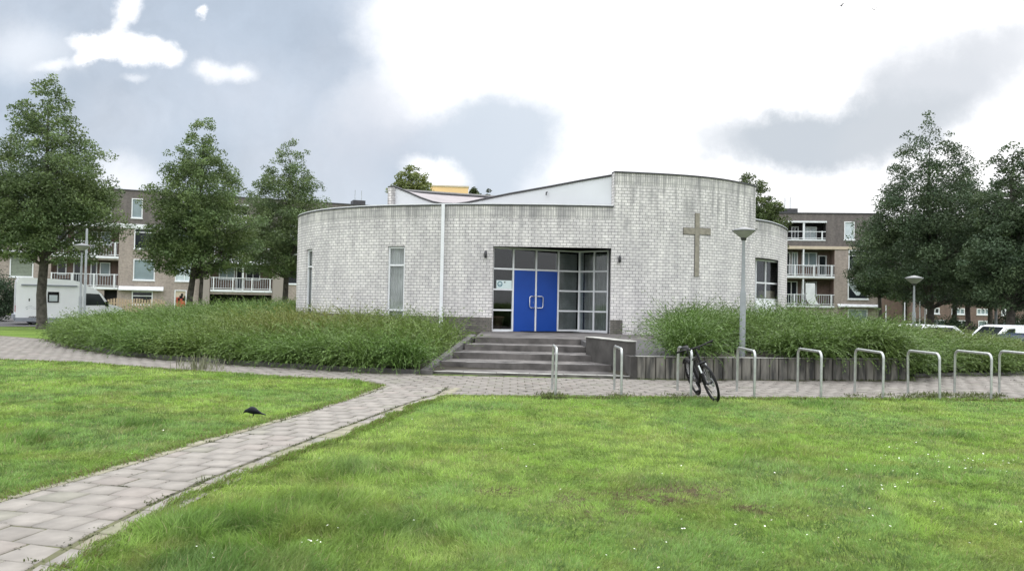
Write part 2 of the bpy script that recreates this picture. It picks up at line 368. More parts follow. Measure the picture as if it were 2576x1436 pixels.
for i in range(nrow + 1):
    t = (pls[min(i + 5, nrow)] - pls[max(i - 5, 0)]).normalized(); u = Vector((-t.y, t.x, 0)); W = None
    if u.x < 0: u = -u
    for p, q_ in zip(prs[:-1], prs[1:]):
        d_ = q_ - p; den = u.x * d_.y - u.y * d_.x
        if abs(den) < 1e-9: continue
        r_ = p - pls[i]; tt = (r_.x * d_.y - r_.y * d_.x) / den; ss = (r_.x * u.y - r_.y * u.x) / den
        if -.02 <= ss <= 1.02 and 0 < tt < 4: W = tt if W is None else min(W, tt)
    rows_l.append((pls[i], u, W))
lastW = 1.6
rows_l = [(a_, u_, w_ if w_ else lastW) for a_, u_, w_ in rows_l]
quads = []
for i in range(nrow):
    (a0, u0, W0), (a1, u1, W1) = rows_l[i], rows_l[i + 1]
    def qd(s0, e0, s1, e1, m_=0):
        quads.append([m_,a0 + u0 * s0, a0 + u0 * e0, a1 + u1 * e1, a1 + u1 * s1])
    bw = .16; qd(0, bw, 0, bw, 1); qd(W0 - .25, W0, W1 - .25, W1, 1 if random.random() < .6 else 0)
    e0, e1 = W0 - .295, W1 - .295; prev = (bw + .012,) * 2; t = bw + .012 + (.15 if i % 2 else .30)
    while True:
        c0, c1 = (e0, e1) if min(e0, e1) - t < .07 else (t, t)
        qd(prev[0], c0, prev[1], c1); prev = (c0, c1); t += .302
        if c0 == e0: break
    for off in (bw + .006, W0 - .272):
        for q in range(11): weed_spots.append(a0 + (a1 - a0) * random.random() + u0 * (off + random.gauss(0, .01)))
V, Q, C = [], [], []; o_ = 0
for qd_ in quads:
    mossy = qd_[0]; qd_ = [p + Vector((random.gauss(0, .004), random.gauss(0, .004), 0)) for p in qd_[1:]]
    c = sum(qd_, Vector((0, 0, 0))) / 4; g = .008; hz = .009 + random.uniform(.004, .011); tl = [random.uniform(-.003, .003) for _ in range(4)]; tn = tint(); tn = (tn[0] * .97, tn[1] * .99, tn[2] * .82) if mossy else tn; g = random.uniform(.010, .019)
    for k, p in enumerate(qd_):
        dv = (c - p); L_ = dv.length; V.append(tuple(p + dv / L_ * min(g * 1.2, L_ * .3) + Vector((0, 0, hz + tl[k]))))
    for k, p in enumerate(qd_): dv = (c - p); V.append(tuple(p + dv / dv.length * min(g, dv.length * .25) + Vector((0, 0, .007))))
    Q += [(o_, o_ + 1, o_ + 2, o_ + 3), (o_, o_ + 4, o_ + 5, o_ + 1), (o_ + 1, o_ + 5, o_ + 6, o_ + 2), (o_ + 2, o_ + 6, o_ + 7, o_ + 3), (o_ + 3, o_ + 7, o_ + 4, o_)]; C += [tn] * 8; o_ += 8
    pcells.append((c.x, c.y, 1, 0, .3, .3, None))
kind(np_mesh('path_tiles', V, Q, 'tile', None, C), 'structure')

# ------------------------------------------------------------------ church plan
def catmull(pts, n=14):
    out = []
    P = [Vector((*p, 0)) for p in pts]
    for i in range(len(P) - 1):
        a, b, c, d = P[max(i - 1, 0)], P[i], P[i + 1], P[min(i + 2, len(P) - 1)]
        for k in range(n):
            t = k / n; out.append(.5 * ((2 * b) + (c - a) * t + (2 * a - 5 * b + 4 * c - d) * t * t + (3 * b - a - 3 * c + d) * t ** 3))
    out.append(P[-1]); return out
LEFT = [(-1, 49.5), (-6, 47.5), (-8.6, 43.5), (-9.25, 39), (-9.2, 35.8), (-8.82, 32.9), (-8.0, 31.0), (-6.6, 29.35), (-4.5, 28.12), (-1.6, 27.27), (.9, 27.0), (3.38, 26.97)]
TALL = [(3.38, 26.97), (5.58, 27.38), (7.1, 28.0), (8.3, 28.95), (8.95, 29.65)]
RIGHT = [(8.75, 29.9), (9.14, 30.3), (10.0, 31.15), (11.1, 32.9), (11.95, 35.0), (12.35, 37.8), (11.9, 42), (9.5, 46), (5, 48.8), (-1, 49.5)]
class Curve:
    def __init__(s, pts, n=14):
        s.p = catmull(pts, n); s.L = [0]
        for a, b in zip(s.p[:-1], s.p[1:]): s.L.append(s.L[-1] + (b - a).length)
    def at(s, u):
        j = 0
        lo, hi = 0, len(s.L) - 2
        while lo < hi:
            mid = (lo + hi + 1) // 2
            if s.L[mid] <= u: lo = mid
            else: hi = mid - 1
        j = lo; a, b = s.p[j], s.p[j + 1]; t = (u - s.L[j]) / max(1e-9, s.L[j + 1] - s.L[j]); return a.lerp(b, t)
    def tan(s, u): return (s.at(min(u + .05, s.L[-1])) - s.at(max(u - .05, 0))).normalized()
    def nrm(s, u):                                  # outward (curves run left to right as seen from the front)
        t = s.tan(u); return Vector((t.y, -t.x, 0))
    def hit(s, px, py=700):
        d = ray(px, py); best = None
        for j, (a, b) in enumerate(zip(s.p[:-1], s.p[1:])):
            ca = d.x * a.y - d.y * a.x; cb = d.x * b.y - d.y * b.x
            if ca == cb or (ca > 0) == (cb > 0): continue
            t = ca / (ca - cb); q = a.lerp(b, t)
            if best is None or q.y < best[0]: best = (q.y, s.L[j] + t * (b - a).length)
        return best[1]
cl, ct, cr = Curve(LEFT), Curve(TALL), Curve(RIGHT)
ZP, ZB, ZR, ZT, ZL = .67, 1.15, 4.93, 6.10, 3.55    # platform, plinth top, wall top, tall wall top, lintels

church = thing('church', 'white painted brick church with curved walls, blue doors and a cross', 'church', (1.6, 27, ZP))
def curve_wall(mb, cv, u0, u1, bands, holes, step=.18, shift=0.):
    # bands: (z0, z1, material); holes: (ua, ub, za, zb, depth)
    us = set([u0, u1]); u = u0
    while u < u1: us.add(round(u, 4)); u += step
    for h in holes: us |= {h[0], h[1]}
    us = sorted(x for x in us if u0 - 1e-6 <= x <= u1 + 1e-6)
    zs = sorted({z for b in bands for z in b[:2]} | {z for h in holes for z in h[2:4]})
    P = [cv.at(u) for u in us]
    for i in range(len(us) - 1):
        if us[i + 1] - us[i] < 1e-5: continue
        um = (us[i] + us[i + 1]) / 2
        for za, zb in zip(zs[:-1], zs[1:]):
            zm = (za + zb) / 2
            if any(h[0] < um < h[1] and h[2] < zm < h[3] for h in holes): continue
            b = [b for b in bands if b[0] < zm < b[1] and (len(b) < 4 or b[3] < um < b[4])]
            if not b: continue
            a, c = P[i], P[i + 1]; va, vb = us[i] + shift, us[i + 1] + shift
            mb.quad((a.x, a.y, za), (c.x, c.y, za), (c.x, c.y, zb), (a.x, a.y, zb), b[-1][2], [(va, za), (vb, za), (vb, zb), (va, zb)])
    for hh_ in holes:              # reveals
        ua, ub, za, zb, dep = hh_[:5]; a, b = cv.at(ua), cv.at(ub); na, nb = cv.nrm(ua) * -dep, cv.nrm(ub) * -dep
        if len(hh_) > 5: na, nb = hh_[5] - a, hh_[6] - b
        def V3(p, z): return (p.x, p.y, z)
        mb.quad(V3(a, za), V3(a, zb), V3(a + na, zb), V3(a + na, za), 0, [(0, za), (0, zb), (dep, zb), (dep, za)])
        mb.quad(V3(b, zb), V3(b, za), V3(b + nb, za), V3(b + nb, zb), 0, [(0, zb), (0, za), (dep, za), (dep, zb)])
        k = 8
        for q in range(k):
            u_, w_ = ua + (ub - ua) * q / k, ua + (ub - ua) * (q + 1) / k; p, r = cv.at(u_), cv.at(w_); n1, n2 = cv.nrm(u_) * -dep, cv.nrm(w_) * -dep
            if len(hh_) > 5: n1, n2 = hh_[5].lerp(hh_[6], q / k) - p, hh_[5].lerp(hh_[6], (q + 1) / k) - r
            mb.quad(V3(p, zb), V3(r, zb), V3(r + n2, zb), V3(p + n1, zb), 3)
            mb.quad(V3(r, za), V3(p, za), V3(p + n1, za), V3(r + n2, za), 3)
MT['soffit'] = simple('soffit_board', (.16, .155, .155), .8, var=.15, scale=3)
hd0, hd1 = cl.hit(1239), cl.hit(1537)
w1a, w1b = cl.hit(769.5), cl.hit(784.5); w2a, w2b = cl.hit(974), cl.hit(1017)
mb = MB()
uE = cl.L[-1]
curve_wall(mb, cl, 0, uE, [(.5, ZB, 2), (ZB, ZR - .4, 0), (ZR - .4, ZR - .2, 1), (ZR - .2, ZR, 1)],
           [(hd0, hd1, .5, ZL, .22), (w1a, w1b, .8, ZL, .14), (w2a, w2b, .8, ZL, .14)])
ue = ct.L[-1]; u63 = ct.hit(1563)
curve_wall(mb, ct, 0, ue, [(.5, ZB, 2, -1, u63), (.5, ZB, 0, u63, 99), (ZB, ZT - .4, 0), (ZT - .4, ZT - .2, 1), (ZT - .2, ZT, 1)], [], shift=uE)
hr0, hr1 = cr.hit(1899.5), cr.hit(1957)
_d = ray(1956, 700); _h = cr.at(hr1); RB = Vector((_h.x, _h.y, 0)) + Vector((_d.x, _d.y, 0)).normalized() * .42; RA = AT(1897, 700, 31.05); RA.z = 0
curve_wall(mb, cr, 0, cr.L[-1], [(.5, ZR - .4, 0), (ZR - .4, ZR - .2, 1), (ZR - .2, ZR, 1)], [(hr0, hr1, .5, ZL, .5, RA, RB)], shift=.07)
wall = mb.build('wall', ['brick', 'soldier', 'plinth', 'soffit'], church)
# end returns and back of the tall wall
mb = MB()
inner = [ct.at(ue * i / 20) - ct.nrm(ue * i / 20) * .32 for i in range(21)]; outer = [ct.at(ue * i / 20) for i in range(21)]
for i in range(20):
    a, b, c, d = inner[i + 1], inner[i], outer[i], outer[i + 1]
    mb.quad((a.x, a.y, 4.4), (b.x, b.y, 4.4), (b.x, b.y, ZT), (a.x, a.y, ZT), 0, [(0, 4.4), (.3, 4.4), (.3, ZT), (0, ZT)])
for a, b, zz in ((outer[0], inner[0], 4.4), (inner[20], outer[20], .5)):
    L = (b - a).length; mb.quad((a.x, a.y, zz), (b.x, b.y, zz), (b.x, b.y, ZT), (a.x, a.y, ZT), 0, [(0, zz), (L, zz), (L, ZT), (0, ZT)])
mb.quad((8.95, 29.65, .5), (8.75, 29.9, .5), (8.75, 29.9, ZT), (8.95, 29.65, ZT), 0, [(0, .5), (.3, .5), (.3, ZT), (0, ZT)])
mb.build('tall_wall_return', ['brick'], church)
def trim(name, cv, u0, u1, z0, z1, out, inn, m, n=90):
    mb = MB(); rings = []
    for i in range(n + 1):
        u = u0 + (u1 - u0) * i / n; p = cv.at(u); nn = cv.nrm(u); o_, i_ = p + nn * out, p - nn * inn
        rings.append([(o_.x, o_.y, z0), (o_.x, o_.y, z1), (i_.x, i_.y, z1), (i_.x, i_.y, z0)])
    mb.loft(rings, 0, True, False); mb.build(name, m, church)
trim('roof_trim', cl, 0, uE - .02, ZR, ZR + .045, .03, .3, 'darktrim'); trim('roof_capping', cl, 0, uE - .02, ZR + .045, ZR + .075, .015, .28, 'white')
trim('roof_trim', ct, 0, ue, ZT, ZT + .05, .03, .34, 'darktrim', 30)
trim('roof_trim', cr, .1, cr.L[-1], ZR, ZR + .045, .03, .3, 'darktrim'); trim('roof_capping', cr, .1, cr.L[-1], ZR + .045, ZR + .075, .015, .28, 'white')
# low roof deck
ring = [cl.at(uE * i / 60) for i in range(61)] + [ct.at(ue * i / 12) - ct.nrm(ue * i / 12) * .1 for i in range(1, 13)] + [cr.at(cr.L[-1] * i / 40) for i in range(1, 40)]
mb = MB(); cc = Vector((1.6, 37, 4.62))
for a, b in zip(ring, ring[1:] + ring[:1]): mb.add([(a.x, a.y, 4.62), (b.x, b.y, 4.62), cc], [(0, 1, 2)])
mb.build('roof', 'roofgrey', church)
mb = MB(); cc = Vector((1.6, 37, .665))
for a, b in zip(ring, ring[1:] + ring[:1]): mb.add([(a.x, a.y, .655), (b.x, b.y, .655), (1.6, 37, .655)], [(0, 1, 2)])
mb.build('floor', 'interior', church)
# inner room walls so that the glazing looks into a lobby
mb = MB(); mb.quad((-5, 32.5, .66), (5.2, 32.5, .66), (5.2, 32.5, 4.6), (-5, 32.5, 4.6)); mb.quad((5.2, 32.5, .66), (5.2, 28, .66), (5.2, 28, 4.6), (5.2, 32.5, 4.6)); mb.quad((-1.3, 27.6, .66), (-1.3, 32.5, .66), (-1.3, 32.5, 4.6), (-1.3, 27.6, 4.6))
mb.build('lobby_wall', 'interior', church)

# hall roof: white fascia with a swooping top edge, pier, saddle roof behind
FA, FB = Vector((3.5, 27.32, 0)), Vector((-4.72, 31.85, 0))
def onplane(px, py, A, B):
    d = ray(px, py); t = (B - A); den = d.x * t.y - d.y * t.x
    k = (A.x * t.y - A.y * t.x) / den; return Vector((d.x * k, d.y * k, CAMH + d.z * k))
fpx = [(1541, 442.5), (1462, 456), (1383, 471), (1285, 488.5), (1245, 496.5), (1211, 503.5), (1175, 511), (1148, 514.5), (1114, 513.7), (1089, 509), (1060, 499), (1028, 485), (996, 472), (985, 470)]
ft = [onplane(x, y, FA, FB) for x, y in fpx]
mb = MB(); nrmF = Vector((-(FB - FA).y, (FB - FA).x, 0)).normalized()
if nrmF.y > 0: nrmF = -nrmF
for a, b in zip(ft[:-1], ft[1:]):
    mb.quad((b.x, b.y, 4.5), (a.x, a.y, 4.5), a, b)
mb.build('fascia', 'fascia', church)
mb = MB(); mb.tube([p + Vector((0, 0, .02)) + nrmF * .02 for p in ft], .038, 6); mb.build('fascia_trim', 'darktrim', church)
ta = ft[0]
B0, B1, B2 = Vector((-4.6, 32.2, 6.02)), Vector((2.0, 42, 6.98)), Vector((7.5, 42, 6.3))
front_chain = ft[::-1] + [inner[i].copy() + Vector((0, 0, 5.95)) for i in (4, 8, 12, 16, 20)]
N = 40; fc = along(front_chain, N + 1); bc = along([B0, B1, B2, Vector((8.7, 30.5, 5.95))], N + 1)
mb = MB(); K = 6
rows = [[f.lerp(b, k / K) for f, b in zip(fc, bc)] for k in range(K + 1)]
mb.loft(rows, 0, False, True, closed=False)
mb.build('saddle_roof', 'roofgrey', church)
mb = MB(); mb.tube([p + Vector((0, 0, .02)) for p in along([B0, B1, B2], 12)], .11, 6); mb.build('roof_edge', 'darktrim', church)
mb = MB(); bb = [B0, B1, B2, Vector((8.7, 30.5, 5.95))]
for a, b in zip(bb[:-1], bb[1:]): mb.quad((a.x, a.y, 4.5), (b.x, b.y, 4.5), b, a, 0, [(0, 4.5), ((b - a).length, 4.5), ((b - a).length, b.z), (0, a.z)])
mb.build('hall_wall', 'brick', church)
pA, pB = AT(975, 500, 31.9), AT(990.5, 500, 31.75)
mb = MB(); poly = [(pA.x, pA.y), (pB.x, pB.y), (pB.x + .25, pB.y + .5), (pA.x + .25, pA.y + .6)]
ztop = AT(982, 471.5, 31.8).z
for i in range(4):
    a, b = poly[i], poly[(i + 1) % 4]; L = math.dist(a, b); mb.quad((*a, 4.5), (*b, 4.5), (*b, ztop), (*a, ztop), 0, [(.03, 4.5), (.03 + L, 4.5), (.03 + L, ztop), (.03, ztop)])
mb.prism([(p[0] * 1.0, p[1]) for p in poly], ztop, ztop + .05, 1); mb.build('roof_pier', ['brick', 'darktrim'], church)
mb = MB(); q = onplane(1378, 484, FA, FB); mb.tube([q + nrmF * .05, q + nrmF * .12 + Vector((0, 0, -.02)), q + nrmF * .12 + Vector((0, 0, -.12))], .028, 6); mb.build('overflow_spout', 'darktrim', church)

# downpipe
ud = cl.hit(1113); p = cl.at(ud) + cl.nrm(ud) * .07
mb = MB(); mb.box(-.055, .055, -.06, .05, .6, ZR + .03, 0, Matrix.Translation((p.x, p.y, 0))); mb.build('downpipe', 'white', church)
# cross
def oncurve(cv, px): u = cv.hit(px); return u
mb = MB()
def strip(cv, ua, ub, za, zb, d, mb, mi=0, n=6):
    rings = []
    for i in range(n + 1):
        u = ua + (ub - ua) * i / n; p = cv.at(u); nn = cv.nrm(u); o_, i_ = p + nn * d, p - nn * .03
        rings.append([(i_.x, i_.y, za), (o_.x, o_.y, za), (o_.x, o_.y, zb), (i_.x, i_.y, zb)])
    mb.loft(rings, mi, True, False)
xa, xb, xc, xd = (ct.hit(v) for v in (1717, 1746.2, 1757, 1785))
zc = lambda py, px=1751: onplane(px, py, ct.at(xb), ct.at(xc)).z
strip(ct, xb, xc, zc(695), zc(536.5), .03, mb); strip(ct, xa, xb - .004, zc(589, 1730), zc(573, 1730), .028, mb); strip(ct, xc + .004, xd, zc(590, 1770), zc(574, 1770), .028, mb)
mb.build('cross', 'crossstone', church)
mb = MB(); strip(ct, xb - .012, xc + .012, zc(695) - .012, zc(536.5) + .012, .012, mb); strip(ct, xa - .012, xb - .02, zc(589, 1730) - .012, zc(573, 1730) + .012, .010, mb); strip(ct, xc + .02, xd + .012, zc(590, 1770) - .012, zc(574, 1770) + .012, .010, mb)
mb.build('cross_edging', 'darktrim', church)
for cv, px, py in ((cl, 1221, 640), (ct, 1557, 652)):
    u = cv.hit(px); p = cv.at(u); nn = cv.nrm(u); z = onplane(px, py, cv.at(u - .3), cv.at(min(u + .3, cv.L[-1]))).z if u > .3 else onplane(px, py, cv.at(0), cv.at(.6)).z
    mb = MB(); c = p + nn * .06; mb.lathe([(.0, -.13), (.045, -.11), (.05, .05), (.03, .12), (0, .13)], 10, (c.x, c.y, z)); mb.box(-.02, .02, -.02, .02, -.03, .03, 0, Matrix.Translation((*(p + nn * .02).xy, z)))
    mb.build('wall_lamp', 'darktrim', church)

# windows in the curved wall
def frame_window(name, A, B, z0, z1, zcuts, xcuts=(), fw=.06, fd=.07, pane='glass', pan_low=None, fm='white'):
    t = (B - A); L = t.length; t = t / L; n = Vector((t.y, -t.x, 0))
    if n.y > 0: n = -n
    def bx(mb, s0, s1, za, zb, d0, d1):
        P = [A + t * s + n * d for s, d in ((s0, d0), (s1, d0), (s1, d1), (s0, d1))]; mb.prism([(p.x, p.y) for p in P], za, zb)
    mb = MB(); bx(mb, 0, fw, z0, z1, 0, fd); bx(mb, L - fw, L, z0, z1, 0, fd); bx(mb, fw, L - fw, z0, z0 + fw, 0, fd); bx(mb, fw, L - fw, z1 - fw, z1, 0, fd)
    for zc_ in zcuts: bx(mb, fw, L - fw, zc_ - fw / 2, zc_ + fw / 2, .002, fd - .003)
    for xc_ in xcuts: bx(mb, xc_ - fw / 2, xc_ + fw / 2, z0 + fw, z1 - fw, .004, fd - .006)
    o = mb.build(name, fm, church)
    mb = MB(); bx(mb, fw * .5, L - fw * .5, z0 + fw * .5, z1 - fw * .5, .02, .032); g = mb.build('pane', pane, o, world=False)
    g.data.transform(church.matrix_basis.inverted()); return o
for ua, ub, cut1, cut2 in ((w1a, w1b, None, None), (w2a, w2b, None, None)):
    A = cl.at(ua) - cl.nrm(ua) * .13; B = cl.at(ub) - cl.nrm(ub) * .13
    frame_window('window', A, B, .8, ZL - .02, [3.55 - .66, 1.33])
# right recess window
A = RA.copy(); B = RB.copy()
Wd = (B - A).length
frame_window('window', A, B, .6, ZL - .02, [2.62, 1.98], [Wd * .42])
mb = MB(); t = (B - A).normalized(); nn = Vector((t.y, -t.x, 0)); nn = -nn if nn.y > 0 else nn
P = [A + t * .05 + nn * .045, B - t * .05 + nn * .045, B - t * .05 + nn * .055, A + t * .05 + nn * .055]; mb.prism([(p.x, p.y) for p in P], .65, 1.95); mb.build('window_panel', 'vanwhite', church)
mb = MB(); P = [A + t * Wd * .52 - nn * .35, B - t * .06 - nn * .35, B - t * .06 - nn * .1, A + t * Wd * .52 - nn * .1]; mb.prism([(p.x, p.y) for p in P], 1.96, 2.33)
tag(mb.build('cardboard_box', 'cream'), 'pale box standing inside the right-hand church window', 'box')
mb = MB(); bk_n = Vector((-t.y, t.x, 0)); bk_n = bk_n if bk_n.y > 0 else -bk_n; A2, B2_ = A - t * .3 + bk_n * 1.2, B - t * .4 + bk_n * 1.0; A1, B1_ = A - t * .3 + bk_n * .02, B + t * .02 + bk_n * .02
def up(p, z): return (p.x, p.y, z)
for p, q_ in ((A1, A2), (A2, B2_), (B2_, B1_)): mb.quad(up(p, .5), up(q_, .5), up(q_, 3.7), up(p, 3.7))
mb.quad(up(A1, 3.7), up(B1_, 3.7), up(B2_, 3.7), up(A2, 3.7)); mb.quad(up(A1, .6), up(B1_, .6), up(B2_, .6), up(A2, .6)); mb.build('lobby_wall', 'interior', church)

# entrance glazing: straight run back to a corner, then forward again
E0, E1, E2 = Vector((-.68, 27.42, 0)), Vector((2.385, 28.72, 0)), Vector((3.36, 27.95, 0))
XC = [(onplane(x_, 740, E0, E1) - E0).to_2d().length for x_ in (1288.5, 1346, 1402)]
def glaze(A, B, xcuts, skip_low=None, name='entrance_glazing'):
    t = B - A; L = t.length; t /= L; n = Vector((t.y, -t.x, 0)); n = -n if n.y > 0 else n
    H = ZL - .06 - ZP; zc_ = [ZP + H * k for k in (0, .25, .5, .75, 1)]
    def bx(mb, s0, s1, za, zb, d0=0., d1=.07):
        P = [A + t * s + n * d for s, d in ((s0, d0), (s1, d0), (s1, d1), (s0, d1))]; mb.prism([(p.x, p.y) for p in P], za, zb)
    mb = MB(); w = .055
    xs_ = [0] + list(xcuts) + [L]
    for i, x in enumerate(xs_): bx(mb, x - w / 2, x + w / 2, ZP, zc_[4] + w, 0, .075)
    for i in range(len(xs_) - 1):
        s0, s1 = xs_[i] + w / 2, xs_[i + 1] - w / 2; dr = skip_low and i in skip_low
        for k, z in enumerate(zc_):
            if dr and k in (0, 1, 2): continue
            bx(mb, s0, s1, z, z + (w if k else .08), .002, .07)
    o = mb.build(name, 'white', church); g = MB()
    for i in range(len(xs_) - 1):
        dr = skip_low and i in skip_low
        bx(g, xs_[i] + w / 2 - .01, xs_[i + 1] - w / 2 + .01, zc_[3] + .02 if dr else ZP + .05, zc_[4] + .01, .025, .035)
    go = g.build('pane', 'glass', o, world=False); go.data.transform(church.matrix_basis.inverted())
    return t, n, L, bx, zc_
t1, n1_, L1, bx1, zc1 = glaze(E0, E1, XC, (1, 2))
glaze(E1 + (E2 - E1).normalized() * .06, E2, [(E2 - E1).length * .5])
mb = MB(); Pq = [E1 + n1_ * .1 + t1 * -.03, E1 + t1 * .12 + n1_ * .12, E1 + t1 * .12, E1]
mb.prism([(p.x, p.y) for p in Pq], ZP, ZL - .02); mb.build('corner_post', 'greyframe', church)
q = L1 / 4
for i in (1, 2):
    mb = MB(); bx1(mb, XC[i - 1] + .035, XC[i] - .035, ZP + .04, zc1[3] - .005, .015, .06); d = mb.build('door', 'bluedoor', church)
    mb = MB(); bx1(mb, XC[i - 1] + .035, XC[i] - .035, ZP + .01, ZP + .1, .06, .068); k = mb.build('kick_plate', 'bluedoor', d, world=False); k.data.transform(church.matrix_basis.inverted())
    sx = XC[1] + (-.055 if i == 1 else .055); dx = -.2 if i == 1 else .2; za, zb = zc1[1] + .12, zc1[1] + .52
    pts = [(sx, .06, za), (sx, .11, za)] if 0 else []
    def HP(s_, d_, z): v = E0 + t1 * s_ + n1_ * d_; return Vector((v.x, v.y, z))
    r = .05; loop = [HP(sx, .06, za), HP(sx, .12, za), HP(sx + dx * .75, .12, za), HP(sx + dx * .93, .12, za + .02), HP(sx + dx, .12, za + .06), HP(sx + dx, .12, zb - .06), HP(sx + dx * .93, .12, zb - .02), HP(sx + dx * .75, .12, zb), HP(sx, .12, zb), HP(sx, .06, zb)]
    mb = MB(); mb.tube(loop, .017, 8); h = mb.build('handle', 'chrome', d, world=False); h.data.transform(church.matrix_basis.inverted())
def EP(s_, d_, z): v = E0 + t1 * s_ + n1_ * d_; return Vector((v.x, v.y, z))
mb = MB(); p = EP(XC[1] - .09, .06, zc1[1] + .3); mb.lathe([(0.02, -.01), (.02, .01)], 10, p, cap=True); mb.build('lock', 'chrome', church)
# notice behind the glass
mb = MB(); z0, z1 = zc1[2] + .06, zc1[2] + .34
mb.quad(EP(.14, .045, z0), EP(.71, .045, z0), EP(.71, .045, z1), EP(.14, .045, z1)); mb.quad(EP(.71, .042, z0), EP(.14, .042, z0), EP(.14, .042, z1), EP(.71, .042, z1))
nz_ = mb.build('notice', 'paper'); tag(nz_, 'pale notice with round teal emblem in the glass left of the blue doors', 'notice')
mb = MB(); cen = EP(.34, .008, (z0 + z1) / 2 + .01)
ringp = [EP(.27 + .095 * math.cos(a * math.pi / 12), 0.048, (z0 + z1) / 2 + .01 + .095 * math.sin(a * math.pi / 12)) for a in range(24)]
ringi = [EP(.27 + .06 * math.cos(a * math.pi / 12), 0.048, (z0 + z1) / 2 + .01 + .06 * math.sin(a * math.pi / 12)) for a in range(24)]
for a in range(24): b = (a + 1) % 24; mb.quad(ringi[a], ringp[a], ringp[b], ringi[b])
mb.quad(EP(.22, 0.048, (z0 + z1) / 2 - .02), EP(.32, 0.048, (z0 + z1) / 2 - .02), EP(.32, 0.048, (z0 + z1) / 2 + .0), EP(.22, 0.048, (z0 + z1) / 2 + .0))
nb_ = mb.build('emblem', 'emblem', nz_, world=False); mb = MB()
mb.quad(EP(.42, .048, z1 - .085), EP(.47, .048, z1 - .085), EP(.47, .048, z1 - .045), EP(.42, .048, z1 - .045))
nb_ = mb.build('print_mark', 'black', nz_, world=False)
# pot behind the low pane, curtains, mat
mb = MB(); p = EP(.42, -.55, 0); mb.lathe([(.0, .66), (.17, .66), (.24, 1.12), (.26, 1.12), (.26, 1.18), (.22, 1.18), (.2, 1.05), (0, 1.05)], 18, (p.x, p.y, 0)); tag(mb.build('plant_pot', 'clay'), 'brown pot standing behind the lowest glass left of the blue doors', 'pot')
def curtain(name, A, B, z0, z1, label, m='curtain', amp=.035, n=160, per=.16):
    t = B - A; L = t.length; t /= L; nn = Vector((t.y, -t.x, 0)); mb = MB(); rings = []
    ph = random.random() * 6
    for i in range(n + 1):
        s_ = L * i / n; d = amp * math.sin(2 * math.pi * s_ / per + ph + .8 * math.sin(s_ * 7) * .4); p = A + t * s_ + nn * d; rings.append([(p.x, p.y, z0), (p.x, p.y, z1)])
    mb.loft(rings, 0, False, True, closed=False); o = mb.build(name, m); tag(o, label, 'curtain'); return o
A, B = cl.at(w2a + .02) - cl.nrm(w2a) * .17, cl.at(w2b - .02) - cl.nrm(w2b) * .17
curtain('curtain', A, B, .7, ZL - .05, 'grey curtains hanging in the tall window beside the downpipe', per=.11, amp=.03)
A, B = cl.at(w1a + .05) - cl.nrm(w1a) * .19, cl.at(w1b) - cl.nrm(w1b) * .19
curtain('curtain', A, B, .7, ZL - .05, 'grey curtain behind the narrow window at the far left of the church')
curtain('curtain', Vector((2.62, 28.95, 0)), Vector((3.5, 28.2, 0)), ZP, ZL - .1, 'grey curtain behind the panes right of the entrance corner', per=.2, m='screen')
curtain('curtain', Vector((1.55, 28.75, 0)), Vector((2.33, 29.05, 0)), ZP, ZL - .1, 'added grey sheet that lightens the panes directly right of the blue doors', per=.5, amp=.015, m='screen')  # added sheet, not a real curtain: pales the black panes like a reflection
mb = MB(); Pm = [EP(q * 1.25, .12, 0), EP(q * 3.6, .12, 0), EP(q * 3.7, .75, 0), EP(q * 1.35, .75, 0)]; mb.prism([(p.x, p.y) for p in Pm], ZP + .002, ZP + .022)
tag(mb.build('doormat', 'black'), 'black doormat lying before the blue doors', 'doormat')

# ------------------------------------------------------------------ entrance steps and low walls
steps = thing('entrance_steps', 'wide worn grey concrete steps rising to the blue doors', 'steps', (.4, 17.5, 0))
SL = [(-1.84, 18.37, 2.74, 18.02, .062), (-1.785, 19.4, 2.41, 19.2, .2125), (-1.5, 20.6, 2.1, 20.3, .365), (-1.245, 21.7, 2.0, 21.5, .5175), (-1.01, 22.7, 1.95, 22.5, .67)]
for i, (xl, yl, xr, yr, z) in enumerate(SL):
    mb = MB()
    if i < 4:
        x2, y2, x3, y3, _ = SL[i + 1]; poly = [(xl, yl), (xr, yr), (x3, y3 + .03), (x2, y2 + .03)]
        f = .16 if i else .17
        nose = [(xl, yl), (xr, yr), (xr + (x3 - xr) * f * .8, yr + f), (xl + (x2 - xl) * f * .8, yl + f)]
        mb.prism(poly, z - .16, z - .004)
        # nosing blocks: separate kerb stones with thin joints
        k = 6
        for j in range(k):
            a, b = j / k + .002, (j + 1) / k - .002
            def lp(p, q, t): return (p[0] + (q[0] - p[0]) * t, p[1] + (q[1] - p[1]) * t)
            dz = random.uniform(-.004, .004); dy = random.uniform(-.012, .004)
            P = [lp(nose[0], nose[1], a), lp(nose[0], nose[1], b), lp(nose[3], nose[2], b), lp(nose[3], nose[2], a)]
            mb.prism([(p[0], p[1] + dy) for p in P[:2]] + P[2:], z - .17, z + dz, 0, (1 if (i == 0) else 2))
        MT.setdefault('stepnose', simple('worn_step_edge', (.16, .155, .15), .9, var=.6, scale=4, bump=.4))
        mb.build('step', ['stepdark', 'steplight', 'stepnose'], steps)
    else:
        poly = [(xl, yl), (xr, yr), (4.1, 22.9), (4.6, 24.4), (4.9, 27.0), (3.6, 29.5), (-1.0, 29.5), (-1.0, 27.0)]
        mb.prism(poly, .3, z); mb.build('platform', ['stepdark'], steps)
mb = MB()
for a, b in zip(SL[:-1], SL[1:]):
    pass
rails = [(Vector((-1.88, 18.25, .10)), Vector((-1.02, 23.3, .72)))]
A, B = rails[0]; w = .16
